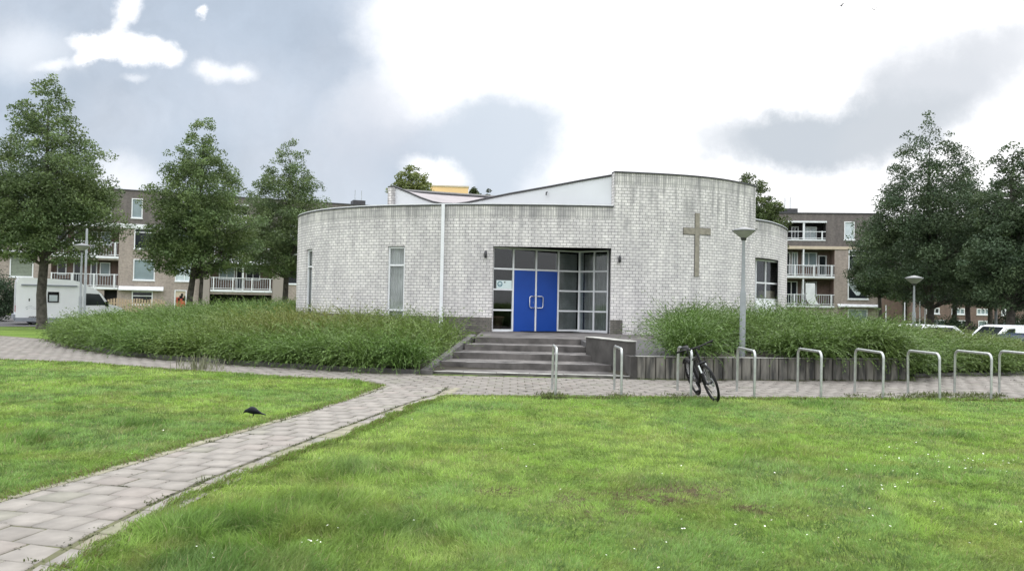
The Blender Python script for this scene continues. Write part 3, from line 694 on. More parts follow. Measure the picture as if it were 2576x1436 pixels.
mb.add([(A.x - w, A.y, -.05), (A.x, A.y, -.05), (A.x, A.y, A.z), (A.x - w, A.y, A.z), (B.x - w, B.y, .3), (B.x, B.y, .3), (B.x, B.y, B.z), (B.x - w, B.y, B.z)],
       [(0, 1, 2, 3), (1, 5, 6, 2), (3, 2, 6, 7), (0, 3, 7, 4), (4, 7, 6, 5)])
mb.build('side_kerb', 'concrete', steps)

lw = thing('low_wall', 'low dark concrete wall with pale coping beside the top steps', 'wall', (2.25, 19.1, .4))
WA, WB = Vector((1.92, 20.6, 0)), Vector((2.68, 18.52, 0)); d = (WB - WA).normalized(); nn = Vector((-d.y, d.x, 0))
mb = MB(); P = [WA, WB, WB + nn * .22, WA + nn * .22]; mb.prism([(p.x, p.y) for p in P], .05, .81); MT['lowdark'] = simple('dark_stained_concrete', (.066, .062, .058), .92, var=.5, scale=2.4, bump=.4); mb.build('wall_body', 'lowdark', lw)
mb = MB(); P = [WA - d * .02 - nn * .02, WB + d * .02 - nn * .02, WB + d * .02 + nn * .24, WA - d * .02 + nn * .24]; mb.prism([(p.x, p.y) for p in P], .81, .83); mb.build('coping', 'steplight', lw)

# palisade of upright concrete slabs
pal_px = [(1600, 953), (1750, 955), (1950, 956.5), (2120, 957), (2280, 956)]
palc = along([G(x, y) for x, y in pal_px], 40)
pw = thing('palisade_wall', 'low retaining wall of upright grey concrete palisades behind the racks', 'retaining wall', (5.5, 17.6, 0))
mb = MB(); mc = MB()
pp = along(palc, int(sum((b - a).length for a, b in zip(palc[:-1], palc[1:])) / .21))
for a, b in zip(pp[:-1], pp[1:]):
    d = (b - a); L = d.length; d /= L; n_ = Vector((d.y, -d.x, 0)); g = .008; jz = random.uniform(-.01, .01); jd = random.uniform(0, .012)
    ch = .02
    P = [a + d * g - n_ * .12, a + d * g + n_ * (jd - ch), a + d * (g + ch) + n_ * jd, b - d * (g + ch) + n_ * jd, b - d * g + n_ * (jd - ch), b - d * g - n_ * .12]
    mb.prism([(p.x, p.y) for p in P][::-1], -.05, .49 + jz, 0)
MT['palisade'] = None
s = NT('stained_palisade_concrete'); nz = s.noise(3.0, 7, 'Object', (3, 3, .5)); r = s.ramp(nz, 0, .36, .66, (.038, .038, .036, 1), (.20, .19, .165, 1)); s.l(r, 0, s.b, 'Base Color'); s.b.inputs['Roughness'].default_value = .92
s.bump(s.noise(40, 5).outputs[0], .4, .008); MT['palisade'] = s.m
mb.build('slab_row', 'palisade', pw)
for a, b in zip(pp[:-1], pp[1:]):
    d = (b - a).normalized(); n_ = Vector((d.y, -d.x, 0)); P = [a - n_ * .1, a + n_ * .005, b + n_ * .005, b - n_ * .1]; mc.prism([(p.x, p.y) for p in P][::-1], .502, .515)
mc.build('coping', 'steplight', pw)
# short wing closing the palisade at the steps
mb = MB(); P = [(2.69, 18.0), (2.84, 18.06), (2.80, 18.5), (2.62, 18.5)]; mb.prism(P, 0, .505); mb.build('wing', 'lowdark', pw)

# planting bed: mound between its edge and the church
edge = [(G(x, y), .07) for x, y in [(168, 858), (225, 877), (310, 890), (440, 904), (600, 915), (760, 925), (900, 933), (1080, 941)]]
ring3 = [Vector((p.x, p.y, z)) for p, z in edge] + [Vector((-1.9, 18.42, .03)), Vector((.5, 18.3, -.02)), Vector((2.68, 18.16, -.02)), Vector((2.86, 18.2, .46))]
ring3 += [Vector((p.x, p.y + .1, .48)) for p in along(palc, 8)[1:-1]] + [Vector((9.35, 19.2, .46)), Vector((9.6, 19.5, .1))]
ring3 += [Vector((G(x, y).x, G(x, y).y, .07)) for x, y in ((2300, 945), (2450, 942), (2576, 940), (2740, 938))] + [Vector((18.2, 26.5, .0)), Vector((20.5, 31, -.35)), Vector((20, 38, -.5)), Vector((17, 46, -.5)), Vector((9, 53, 0)), Vector((0, 54.5, 0)), Vector((-9, 52, .1)), Vector((-14, 46, .05)), Vector((-16.4, 40.5, -.03)), Vector((-17.2, 34.5, .02))]
NB = 240; ring3 = ring3 + [ring3[0].copy()]; rb = along(ring3, NB + 1)[:-1]
Cc = Vector((1.6, 37, 0))
def drum_r(dirv):
    best = 7.
    for cv in (cl, ct, cr):
        for a, b in zip(cv.p[:-1], cv.p[1:]):
            x1, y1, x2, y2 = a.x - Cc.x, a.y - Cc.y, b.x - Cc.x, b.y - Cc.y
            c1, c2 = dirv.x * y1 - dirv.y * x1, dirv.x * y2 - dirv.y * x2
            if (c1 > 0) != (c2 > 0):
                t = c1 / (c1 - c2); p = (x1 + (x2 - x1) * t, y1 + (y2 - y1) * t)
                if p[0] * dirv.x + p[1] * dirv.y > 0: best = max(best, math.hypot(*p))
    return best
rin = []
for p in rb:
    d = Vector((p.x - Cc.x, p.y - Cc.y, 0)).normalized(); q_ = Cc + d * drum_r(d); rin.append(Vector((q_.x, q_.y, .64)))
KB = 12
def bedpt(i, t):
    a, b = rb[i % NB], rin[i % NB]; e = t if a.z < .3 else t; p = a.lerp(b, t); p.z = a.z + (b.z - a.z) * e; return p
V = []; Q = []
for k in range(KB + 2):
    for i in range(NB):
        t = k / KB; V.append(tuple(bedpt(i, min(t, 1.0)) + ((rin[i] - rb[i]).normalized() * .6 if k == KB + 1 else Vector((0, 0, 0)))))
for k in range(KB + 1):
    for i in range(NB): j = (i + 1) % NB; Q.append((k * NB + i, k * NB + j, (k + 1) * NB + j, (k + 1) * NB + i))
kind(np_mesh('planting_bed', V, Q, 'soil'), 'structure')
# kerb along the left bed and the right bed
def kerb(name, pts, h, w, label):
    mb = MB(); pts = along(pts, 60); rings = []
    for i in range(0, 59, 2):
        a, b = pts[i], pts[min(i + 2, 59)]; d = (b - a).normalized(); n_ = Vector((d.y, -d.x, 0)); a = a + d * .006
        P = [a, b, b - n_ * w, a - n_ * w]; mb.prism([(p.x, p.y) for p in P], -.03, h + random.uniform(-.006, .006))
    o = mb.build(name, 'concrete'); return tag(o, label, 'kerb')
kerb('kerb', [G(x, y) for x, y in [(185, 868), (230, 880), (310, 892), (440, 905.5), (600, 916.5), (760, 926.5), (900, 934.5), (1085, 942.5)]], .1, .12, 'long dark concrete kerb along the left shrub bed')
kerb('kerb', [G(x, y) for x, y in [(2300, 947), (2450, 944), (2576, 942), (2740, 940)]], .07, .12, 'low grey kerb below the shrubs past the right end of the palisade wall')
# paved ramp between wall and shrubs
mb = MB(); P = [(2.83, 18.2), (3.85, 18.25), (4.0, 20), (4.25, 22.95), (1.95, 22.55), (2.1, 20.65), (2.86, 18.5)]
Pt = [(x, y, .495 + (y - 18.2) / 4.5 * .168) for x, y in P]; n = len(P)
mb.add([(x, y, 0) for x, y in P] + Pt, [tuple(range(n, 2 * n))] + [(i, (i + 1) % n, n + (i + 1) % n, n + i) for i in range(n)]); kind(mb.build('ramp', 'asphalt'), 'structure')

# ------------------------------------------------------------------ ribbons: hedge strands
def ribbons(P0, az, lift, length, width, droop, col, seg=5, twist=None):
    n = len(P0); V = np.zeros((n, seg + 1, 2, 3)); C = np.zeros((n, seg + 1, 2, 3))
    pos = P0.copy(); ang = lift.copy(); st = length / seg
    side0 = np.stack([-np.sin(az), np.cos(az), np.zeros(n)], -1)
    tw = twist if twist is not None else np.zeros(n)
    for k in range(seg + 1):
        d = np.stack([np.cos(ang) * np.cos(az), np.cos(ang) * np.sin(az), np.sin(ang)], -1)
        up = np.cross(d, side0); sd = side0 * np.cos(tw)[:, None] + up * np.sin(tw)[:, None]
        f = k / seg; w = width * (1 - f ** 2.2) * (.55 + .45 * min(1, f * 4)) + .0004
        V[:, k, 0] = pos - sd * w[:, None] / 2; V[:, k, 1] = pos + sd * w[:, None] / 2; C[:, k, :] = col[:, None, :] * (1.0)
        pos = pos + d * st[:, None]; ang = ang - droop / seg
    base = np.arange(n)[:, None, None] * (2 * (seg + 1)); k = np.arange(seg)[None, :, None] * 2
    Q = base + k + np.array([0, 1, 3, 2])[None, None, :]
    return V.reshape(-1, 3), Q.reshape(-1, 4), C.reshape(-1, 3)
def merge(parts):
    Vs, Qs, Cs = [], [], []; o = 0
    for V, Q, C in parts: Vs.append(V); Qs.append(Q + o); Cs.append(C); o += len(V)
    return np.concatenate(Vs), np.concatenate(Qs), np.concatenate(Cs)

rbx = np.array([tuple(p) for p in rb]); rix = np.array([tuple(p) for p in rin])
def bed_sample(i0, i1, n, t0, t1):
    i = rng.integers(i0, i1, n * 3); fr = rng.random(n * 3); t = t0 + (t1 - t0) * rng.random(n * 3)
    j = (i + 1) % NB
    a = rbx[i % NB] * (1 - fr[:, None]) + rbx[j] * fr[:, None]; b = rix[i % NB] * (1 - fr[:, None]) + rix[j] * fr[:, None]
    w = np.linalg.norm(rbx[i % NB] - rbx[j], axis=1) * (1 - t) + np.linalg.norm(rix[i % NB] - rix[j], axis=1) * t
    keep = rng.random(n * 3) < w / w.max(); P = (a * (1 - t[:, None]) + b * t[:, None])[keep][:n]
    out = (a - b)[keep][:n]; out[:, 2] = 0; out /= np.linalg.norm(out, axis=1)[:, None]
    return P, out, t[keep][:n]
left_poly_excl = [(-2.2, 17.0), (-2.15, 18.4), (-1.55, 23.0), (-2.5, 24.5), (-2.7, 28.5), (6, 28.5), (6, 17.0)]
right_excl = [(2.0, 17.0), (3.62, 17.0), (3.95, 20), (4.3, 22.5), (4.9, 24.8), (5.2, 28.5), (2, 28.5)]
def shrubs(kind_, i0, i1, nclump, excl, per, base_col, yellow, t1=.93, H=.72):
    P, out, t = bed_sample(i0, i1, nclump, .015, t1)
    P2, o2, t2 = bed_sample(i0, i1, nclump // 3, .004, .06); P, out, t = np.concatenate([P, P2]), np.concatenate([out, o2]), np.concatenate([t, t2])
    k = ~in_poly(P[:, 0], P[:, 1], excl); k &= ~((np.abs(P[:, 0] - 5.43 * P[:, 1] / 19) < .75) & (P[:, 1] < 19.7) & (P[:, 0] > 3)); P, out, t = P[k], out[k], t[k]
    dist = np.hypot(P[:, 0], P[:, 1]); parts = []
    n = len(P) * per
    idx = np.repeat(np.arange(len(P)), per); B = P[idx].copy()
    hk = (.75 + .5 * fbm(B[:, 0], B[:, 1], .7))
    az0 = rng.random(n) * 2 * np.pi
    outa = np.arctan2(out[idx, 1], out[idx, 0])
    edge_ = np.exp(-t[idx] * 9)
    az = np.where(rng.random(n) < .35 + .35 * edge_, outa + rng.normal(0, .7, n), az0)
    B[:, :2] += rng.normal(0, .16, (n, 2)); B[:, 2] += rng.random(n) * .22 * H
    lift = rng.uniform(.55, 1.45, n) - .25 * edge_; length = rng.uniform(.5, 1.08, n) * H * 1.5 * hk; length *= (1 - .25 * edge_) * (1 - .42 * sstep(.55, .88, t[idx]) * sstep(-9.8, -9.0, B[:, 0]) * (B[:, 0] < 2)) * (1 - .38 * sstep(9.5, 14.5, B[:, 0]))
    droop = rng.uniform(.7, 1.9, n); width = rng.uniform(.011, .023, n) * np.maximum(1, dist[idx] / 24)
    yl = yellow(B) ; v = rng.uniform(.72, 1.3, n)[:, None]
    col = (np.array(base_col)[None, :] * (1 - yl[:, None]) + np.array((.175, .188, .052))[None, :] * yl[:, None]) * v
    rb_ = ribbons(B, az, lift, length, width * .8, droop, col, 5, rng.normal(0, .5, n)); parts.append(rb_)
    ctr = rb_[0].reshape(n, 6, 2, 3).mean(2)
    for k in (1, 2, 3, 4, 5):
        for rep_ in range(2 if k > 2 else 1):
            d_ = ctr[:, k] - ctr[:, k - 1]; ln = np.linalg.norm(d_, axis=1)[:, None]; d_ = d_ / np.maximum(ln, 1e-6); rv = rng.normal(0, 1, (n, 3)); pp_ = np.cross(d_, rv); pp_ /= np.linalg.norm(pp_, axis=1)[:, None]
            ld = d_ * .85 + pp_ * .52; b0_ = ctr[:, k] - d_ * ln * rng.random(n)[:, None]; L_ = rng.uniform(.06, .13, n)[:, None] * np.maximum(1, dist[idx] / 30)[:, None] * (1.15 - .1 * k); wd = np.cross(ld, rng.normal(0, 1, (n, 3))); wd /= np.linalg.norm(wd, axis=1)[:, None]; wd *= L_ * .16
            Vl = np.stack([b0_, b0_ + ld * L_ * .45 + wd, b0_ + ld * L_, b0_ + ld * L_ * .45 - wd], 1).reshape(-1, 3)
            parts.append((Vl, np.arange(n * 4).reshape(n, 4), np.repeat(col * rng.uniform(.8, 1.25, n)[:, None], 4, axis=0)))
    # low dense leaves near the soil
    m = len(P) * 14; idx = np.repeat(np.arange(len(P)), 14); B = P[idx].copy(); B[:, :2] += rng.normal(0, .25, (m, 2)); B[:, 2] += rng.random(m) * .3
    parts.append(ribbons(B, rng.random(m) * 6.283, rng.uniform(-.2, .9, m), rng.uniform(.12, .3, m), rng.uniform(.03, .055, m), rng.uniform(.3, 1.2, m), np.array(base_col)[None, :] * rng.uniform(.55, .95, m)[:, None], 3))
    return merge(parts)
def idx_near(pt): return int(np.argmin(np.hypot(rbx[:, 0] - pt[0], rbx[:, 1] - pt[1])))
iL1 = idx_near((-1.9, 18.42)); iR0 = idx_near((2.95, 18.2)); iR1 = idx_near((20.5, 31)); iL0 = idx_near((-15, 46))
yl_left = lambda B: np.clip(.18 + .75 * np.exp(-(((B[:, 0] + 6.3) / 2.6) ** 2 + ((B[:, 1] - 24.5) / 2.6) ** 2)) + .5 * (fbm(B[:, 0], B[:, 1], .45) - .5), 0, 1)
yl_right = lambda B: np.clip(.16 + .6 * (fbm(B[:, 0] + 9, B[:, 1], .5) - .5) + .25 * sstep(8, 15, B[:, 0]), 0, 1)
hl = thing('shrub_bed', 'broad mass of arching green shrubs left of the entrance steps', 'shrubs', (-9, 24, .1))
V, Q, C = shrubs('l', iL0, iL1 + NB if iL1 < iL0 else iL1, 600, left_poly_excl, 58, (.098, .182, .040), yl_left, H=.90)
np_mesh('foliage', V, Q, 'hedge', hl, C)
hr = thing('shrub_bed', 'mass of arching green shrubs right of the steps, above the palisade wall', 'shrubs', (9, 21.5, .4))
V, Q, C = shrubs('r', iR0, iR1, 520, right_excl, 58, (.082, .160, .038), yl_right, H=1.02)
np_mesh('foliage', V, Q, 'hedge', hr, C)

# ------------------------------------------------------------------ lawn blades
def lawn_pts(poly, n, bbox, near):
    out = []
    tot = 0
    while tot < n:
        m = n * 3
        d = near * np.exp(rng.random(m) * math.log(bbox[3] / near)); ax = rng.uniform(-.80, .80, m); x = ax * d; y = d
        k = in_poly(x, y, poly); P = np.stack([x, y], -1)[k]; out.append(P); tot += len(P)
        if len(P) == 0: break
    return np.concatenate(out)[:n]
def patch(x, y):
    f = fbm(x, y, .55); g = fbm(x + 31, y + 7, 1.7)
    return f, g
dark_spots = [(760, 1285, .55), (800, 1180, .5), (650, 1205, .35), (1570, 1255, .0)]
tuft_px = [(780, 1275, .5, .10), (880, 1190, .5, .085), (500, 1330, .45, .07), (1000, 1130, .35, .06), (330, 1068, .3, .07), (70, 1110, .35, .07), (640, 1330, .4, .07), (1640, 1215, .3, .055), (2420, 1100, .35, .05), (230, 915, .6, .06), (640, 945, .6, .05), (905, 962, .4, .06), (1180, 1060, .3, .05), (1740, 1015, .5, .05), (2080, 1019, .6, .05), (2300, 1030, .4, .05), (960, 1330, .5, .05), (600, 1420, .5, .06)]
tufts = [(G(x, y), r, h) for x, y, r, h in tuft_px]
brown_px = [(1520, 1272, .36, .15), (1660, 1250, .45, .13), (1900, 1280, .18, .07), (1470, 1255, .2, .08), (1740, 1235, .3, .1), (1250, 1235, .25, .07)]
brown = [(G(x, y), a, b) for x, y, a, b in brown_px]
def lawn_blades(poly, n, ymax, near=4.3):
    P = lawn_pts(poly, n, (0, 0, 0, ymax), near); n = len(P); x, y = P[:, 0], P[:, 1]; d = np.hypot(x, y)
    f, g = patch(x, y); h = .022 + .030 * f + .016 * g + .018 * sstep(.55, .8, f); tf = np.zeros(n)
    for c, r, hh in tufts:
        e = np.exp(-(((x - c.x) / r) ** 2 + ((y - c.y) / (r * .8)) ** 2)); h += e * hh * 1.25 * (.15 + 1.7 * fbm(x, y, 4.)); tf = np.maximum(tf, e)
    bw = np.zeros(n)
    for c, a, b in brown: bw = np.maximum(bw, np.exp(-(((x - c.x) / a) ** 2 + ((y - c.y) / (b * 2.2)) ** 2)) * (1.6 * sstep(.3, .62, fbm(x + 5, y, 6.))))
    bw = np.clip(bw * 1.5, 0, 1); h = h * (1 - .45 * bw)
    col = np.array((.190, .302, .052))[None] * np.ones((n, 1))
    lime = sstep(.42, .66, fbm(x + 3, y - 8, .8))[:, None]; col = col * (1 - lime) + np.array((.232, .328, .068))[None] * lime
    cool = (sstep(.46, .64, fbm(x - 13, y + 5, .7)) * 1.1)[:, None]; col = col * (1 - cool * .6) + np.array((.130, .230, .062))[None] * cool * .6
    cl_ = fbm(x + 50, y - 20, 5.5); h = h * (.45 + 1.15 * cl_); col = col * (.62 + .76 * sstep(.25, .7, cl_))[:, None]
    yb = (sstep(.5, .75, fbm(x - 40, y + 9, 2.4)) * .45)[:, None]; col = col * (1 - yb) + np.array((.27, .285, .085))[None] * yb
    tt = np.clip(tf * .6 * (.4 + 1.2 * cl_), 0, 1)[:, None]; col = col * (1 - tt) + np.array((.100, .200, .036))[None] * tt
    bb = bw[:, None]; col = col * (1 - bb) + np.array((.135, .108, .058))[None] * bb
    straw = rng.random(n) < .045; col[straw] = np.array((.34, .33, .15)) * .9
    col = (col * np.array((1.04, 1.0, 1.08)) + np.array((0, 0, .008))) * rng.uniform(.72, 1.28, n)[:, None]
    h = h * rng.uniform(.5, 1.3, n)
    B = np.stack([x, y, np.full(n, -.003)], -1); w = .0042 * np.maximum(1, d / 5.2) * rng.uniform(.7, 1.3, n)
    # clump blades lean the same way
    az = fbm(x, y, 1.3) * 12 + rng.normal(0, 1.1, n); lift = rng.uniform(.65, 1.5, n); droop = rng.uniform(.2, 1.3, n)
    return ribbons(B, az, lift, h, w, droop, col, 2, rng.normal(0, .8, n))
def edge_blades(ch, n, spread, out):
    c = along(ch, 400); i = rng.integers(0, 399, n); a = np.array([tuple(p) for p in c]); t = rng.random(n)[:, None]
    P = a[i] * (1 - t) + a[i + 1] * t; d = a[i + 1] - a[i]; d /= np.linalg.norm(d, axis=1)[:, None]; nn = np.stack([-d[:, 1], d[:, 0]], -1) * out
    w_ = (fbm(P[:, 0], P[:, 1], 2.2) - .45) * 2 * spread
    off = np.minimum(rng.normal(-.03, .04, n), .12) + np.clip(w_, -.02, spread); B = np.stack([P[:, 0] + nn[:, 0] * off, P[:, 1] + nn[:, 1] * off, np.full(n, .004)], -1); dd = np.hypot(B[:, 0], B[:, 1])
    col = np.array((.17, .262, .05))[None] * rng.uniform(.6, 1.25, n)[:, None]; br = rng.random(n) < .2; col[br] = np.array((.16, .13, .06))
    return ribbons(B, np.arctan2(nn[:, 1], nn[:, 0]) + rng.normal(0, 1.0, n), rng.uniform(.3, 1.4, n), rng.uniform(.03, .085, n), .0045 * np.maximum(1, dd / 5.2), rng.uniform(.3, 1.6, n), col, 2, rng.normal(0, .8, n))
V, Q, C = merge([edge_blades(pr, 16000, .16, 1.), edge_blades(pl, 12000, .06, -1.), edge_blades(front, 12000, .12, -1.), edge_blades(leftc, 7000, .08, -1.), lawn_blades(lawn_right, 270000, 14.8), lawn_blades(lawn_left, 130000, 21.5, 6.0)])
kind(np_mesh('grass', V, Q, 'blade', None, C), 'stuff')
verge = [(p.x, p.y) for p in back[:4]] + [(-17.8, 33.5), (-18.2, 38), (-24, 41.5), (-46, 41)]

# weeds in joints and along edges
spots = []
for sp in weed_spots:
    if random.random() < .42 + .4 * (float(fbm(sp.x, sp.y, .9)) - .5) * 2: spots.append((sp.x, sp.y, random.uniform(.7, 1.7), random.choice((.15, .3, .6))))
cs = [c for c in cells if random.random() < .46 and c[0] < 12.5]
for c in cs:
    dens = float(fbm(c[0], c[1], .35))
    if random.random() < (dens - .26) * 2.8 and c[0] > -7: spots.append((c[0] + random.choice((-.151, .151)), c[1] + random.uniform(-.13, .13), random.uniform(.9, 1.9), .0))
for c in pcells:
    if random.random() < .55: spots.append((c[0] + .15 + random.gauss(0, .006), c[1] + random.uniform(-.15, .15), random.uniform(.6, 1.5), .1))
for c in pcells:
    if random.random() < .10:
        ang = random.random() < .5
        for _ in range(9): spots.append((c[0] + (.15 if ang else random.uniform(-.12, .12)) + random.gauss(0, .012), c[1] + (random.uniform(-.12, .12) if ang else .15) + random.gauss(0, .010), random.uniform(.8, 1.5), random.choice((.2, .35, .45))))
fr = along(front, 200)
for p in fr:
    for k in range(2):
        if random.random() < .62: spots.append((p.x + random.gauss(0, .1), p.y + random.uniform(-.05, .22), random.uniform(.8, 1.7), .55))
for p in along(palc, 60):
    if random.random() < .6: spots.append((p.x + random.gauss(0, .05), p.y - .07 + random.uniform(-.03, .02), random.uniform(1, 2.6), .6))
for k in range(26): spots.append((random.uniform(-1.7, 2.5), 18.16 - random.random() * .12, random.uniform(.8, 1.8), .3))
for k in range(22): spots.append((random.uniform(2.5, 2.68), random.uniform(18.06, 18.5), random.uniform(2, 3.6), .6))
for px_, k in ((1397, 34), (1390, 20), (1563, 12), (1550, 10), (2221, 10), (2150, 10), (2364, 26), (2300, 16), (2330, 20), (2493, 22), (2440, 20), (2410, 12), (1700, 12)):
    for _ in range(k): q_ = G(px_ + random.gauss(0, 16), 1000 + random.uniform(-8, 5)); spots.append((q_.x, q_.y, random.uniform(1.6, 3.6), .75))
S = np.array(spots); m = 16; idx = np.repeat(np.arange(len(S)), m); n = len(idx)
B = np.stack([S[idx, 0] + rng.normal(0, .03, n) * S[idx, 2], S[idx, 1] + rng.normal(0, .016, n) * S[idx, 2], np.full(n, .006)], -1)
gr = S[idx, 3][:, None]; colw = np.array((.022, .019, .012))[None] * (1 - gr) + np.array((.105, .135, .036))[None] * gr
wv = ribbons(B, rng.random(n) * 6.283, np.where(S[idx, 3] > .5, rng.uniform(.2, 1.3, n), rng.uniform(.0, .55, n)), rng.uniform(.014, .038, n) * S[idx, 2], rng.uniform(.007, .013, n) * np.maximum(1, np.hypot(B[:, 0], B[:, 1]) / 9), rng.uniform(.3, 1.6, n), colw * rng.uniform(.6, 1.4, n)[:, None], 2)
kind(np_mesh('weeds', *wv[:2], 'blade', None, wv[2]), 'stuff')

# daisies
fl = []
def scatter(px, py, sx, sy, k):
    for _ in range(max(2, int(k * .5))):
        p = G(px + random.gauss(0, sx), py + random.gauss(0, sy)); fl.append(p)
for a in ((2470, 1175, 90, 14, 70), (2280, 1185, 60, 22, 30), (2390, 1160, 110, 28, 34), (2200, 1260, 160, 60, 34), (2050, 1330, 200, 60, 22), (780, 1390, 22, 10, 12), (550, 1418, 30, 10, 7), (940, 955, 18, 3, 18), (1000, 1110, 30, 12, 5), (640, 1090, 240, 40, 16), (1500, 1200, 300, 60, 16), (1800, 1390, 260, 30, 14), (450, 945, 40, 3, 8), (1180, 1015, 40, 5, 8), (700, 1330, 200, 50, 10)): scatter(*a)
mb = MB()
for p in fl:
    if not (in_poly([p.x], [p.y], lawn_right)[0] or in_poly([p.x], [p.y], lawn_left)[0]): continue
    dd = math.hypot(p.x, p.y); r = random.uniform(.005, .009) * max(1, dd / 10); z = random.uniform(.045, .075); tx, ty = random.uniform(-.35, .35), random.uniform(-.35, .35); c = 7
    vs = [(p.x, p.y, z + r * .25)] + [(p.x + r * math.cos(a * 2 * math.pi / c), p.y + r * math.sin(a * 2 * math.pi / c), z + r * (tx * math.cos(a * 2 * math.pi / c) + ty * math.sin(a * 2 * math.pi / c))) for a in range(c)]
    mb.add(vs, [(0, 1 + a, 1 + (a + 1) % c) for a in range(c)])
kind(mb.build('daisies', 'petal'), 'stuff')

# tall dry weed clump at the lawn edge
wc = G(492, 932); n = 150
B = np.stack([wc.x + rng.normal(0, .26, n), wc.y + .15 + rng.normal(0, .16, n), np.zeros(n)], -1)
v = ribbons(B, rng.random(n) * 6.283, rng.uniform(1.1, 1.55, n), rng.uniform(.1, .46, n), rng.uniform(.010, .02, n), rng.uniform(.0, .9, n), np.array((.19, .20, .12))[None] * rng.uniform(.6, 1.35, n)[:, None], 4)
o = np_mesh('weed_clump', v[0] - np.array([wc.x, wc.y, 0]), v[1], 'blade', None, v[2]); o.location = (wc.x, wc.y, 0); tag(o, 'tall pale dry weeds at the edge of the left lawn', 'weeds')

# ------------------------------------------------------------------ trees
def make_tree(name, x, y, H, cb, Rm, label, seed, nleaf=26000, leaf=.128, tr=.2, col=(.104, .156, .068), peak=.28, pw=1.32, lean=0., group=None, dens=300, stems=1, z0=None, fill=.55):
    r_ = np.random.default_rng(seed); z0 = float(ground_z(x, y)) if z0 is None else z0; dens = int(dens * 1.5)
    root = thing(name, label, 'tree', (x, y, z0), 0, group)
    def prof(h):
        return np.where(h < peak, .62 + .38 * np.clip(h / peak, 0, 1) ** .6, np.clip(1 - np.clip((h - peak) / (1 - peak), 0, 1) ** pw, 0, 1) ** .92 * .96 + .04)
    hh = r_.random(dens * 4); k = r_.random(dens * 4) < prof(hh) ** 1.3 + .05; hh = hh[k][:dens]; n = len(hh)
    an = r_.random(n) * 2 * np.pi; rad = prof(hh) * Rm * (fill + (1 - fill) * r_.random(n)) * (.74 + .52 * vnoise(an * 1.6 + seed, hh * 9)) * np.where(r_.random(n) < .1, 1.13, 1.) * np.where(r_.random(n) < .25, r_.random(n), 1)
    gap = vnoise(an * 2.4 + seed * 3.1, hh * 13 + seed) > .24; an, rad, hh = an[gap], rad[gap], hh[gap]; n = len(hh)
    cx = np.cos(an) * rad; cy = np.sin(an) * rad; cz = cb + hh * (H - cb) - .02 * rad
    nleaf = int(nleaf * 2.1)
    sz = (.13 + .16 * r_.random(n)) * (Rm / 3) ** .6 * (.30 + .9 * prof(hh)) * 1.25; spr = r_.random(n) < .16; sz = np.maximum(.16, np.where(spr, sz * .7, sz)); rad = np.where(spr, rad * 1.13 + .05, rad); cx = np.cos(an) * rad; cy = np.sin(an) * rad; cz = cz + np.where(spr, .12, 0); wgt = sz ** 1.9; ix = np.repeat(np.arange(n), np.maximum(8, (nleaf * wgt / wgt.sum()).astype(int))); N = len(ix)
    off = r_.normal(0, 1, (N, 3)); ol = np.linalg.norm(off, axis=1)[:, None]; off = off / ol * np.minimum(ol, 1.75 * (.75 + .25 * r_.random((N, 1)))); off = off * sz[ix][:, None] * np.array([1.15, 1.15, .75])
    sag = np.hypot(off[:, 0], off[:, 1]); P = np.stack([cx[ix], cy[ix], cz[ix]], -1) + off; P[:, 2] -= sag * .15
    P[:, 0] += lean * P[:, 2]
    # leaf quads
    nrm = r_.normal(0, 1, (N, 3)) + np.array([0, 0, .9]); nrm /= np.linalg.norm(nrm, axis=1)[:, None]
    t = np.cross(nrm, r_.normal(0, 1, (N, 3))); t /= np.linalg.norm(t, axis=1)[:, None]; b = np.cross(nrm, t)
    s1 = leaf * (.6 + .7 * r_.random(N))[:, None]; s2 = s1 * .55
    V = np.stack([P - t * s1 * .5, P + b * s2 * .5, P + t * s1 * .5, P - b * s2 * .5], 1).reshape(-1, 3)
    Q = np.arange(N * 4).reshape(N, 4)
    tintc = (.75 + .5 * r_.random(n))[ix] * (.75 + .5 * r_.random(N)); yel = (r_.random(n)[ix] * .5)[:, None]
    c = (np.array(col)[None] * (1 - yel) + np.array((col[0] * 1.5, col[1] * 1.25, col[2] * .8))[None] * yel) * tintc[:, None]
    o = np_mesh('crown', V, Q, 'leaf', root, np.repeat(c, 4, axis=0), world=False)
    mb = MB()
    for sidx in range(stems):
        ox = (sidx - (stems - 1) / 2) * tr * 3.2
        top = Vector((lean * H * .85, 0, cb + (H - cb) * (.82 - .2 * sidx))); pts = [Vector((ox + lean * zz, 0, zz)) * 1 for zz in (-.1, .15, cb * .5, cb)] ; pts = [Vector((ox * (1 if p.z < cb else .8) + lean * p.z + .03 * math.sin(p.z * 2 + seed), .03 * math.cos(p.z * 1.7), p.z)) for p in pts] + [top * .75 + Vector((0, 0, 0)) if 0 else Vector((lean * (cb + (H - cb) * .4) + ox * .3, .05, cb + (H - cb) * .4)), top]
        k = .62 if sidx else 1
        mb.tube(pts, [tr * 1.35 * k, tr * 1.05 * k, tr * .92 * k, tr * .82 * k, tr * .45 * k, tr * .08], 9)
    sel = r_.permutation(n)[:70]
    for i in sel:
        e = Vector((cx[i] + lean * cz[i], cy[i], cz[i])); zb = max(cb * .92, cz[i] - .55 * rad[i] - .3); zb = min(zb, cb + (H - cb) * .78); s_ = Vector((lean * zb, 0, zb)); md = s_.lerp(e, .5) + Vector((0, 0, .12 * rad[i]))
        f = 1 - (zb - cb) / (H - cb); rr = max(.012, tr * .26 * max(.25, f)); mb.tube([s_, md, e], [rr, rr * .6, rr * .2], 5)
    mb.build('trunk', 'bark', root, world=False)
    return root
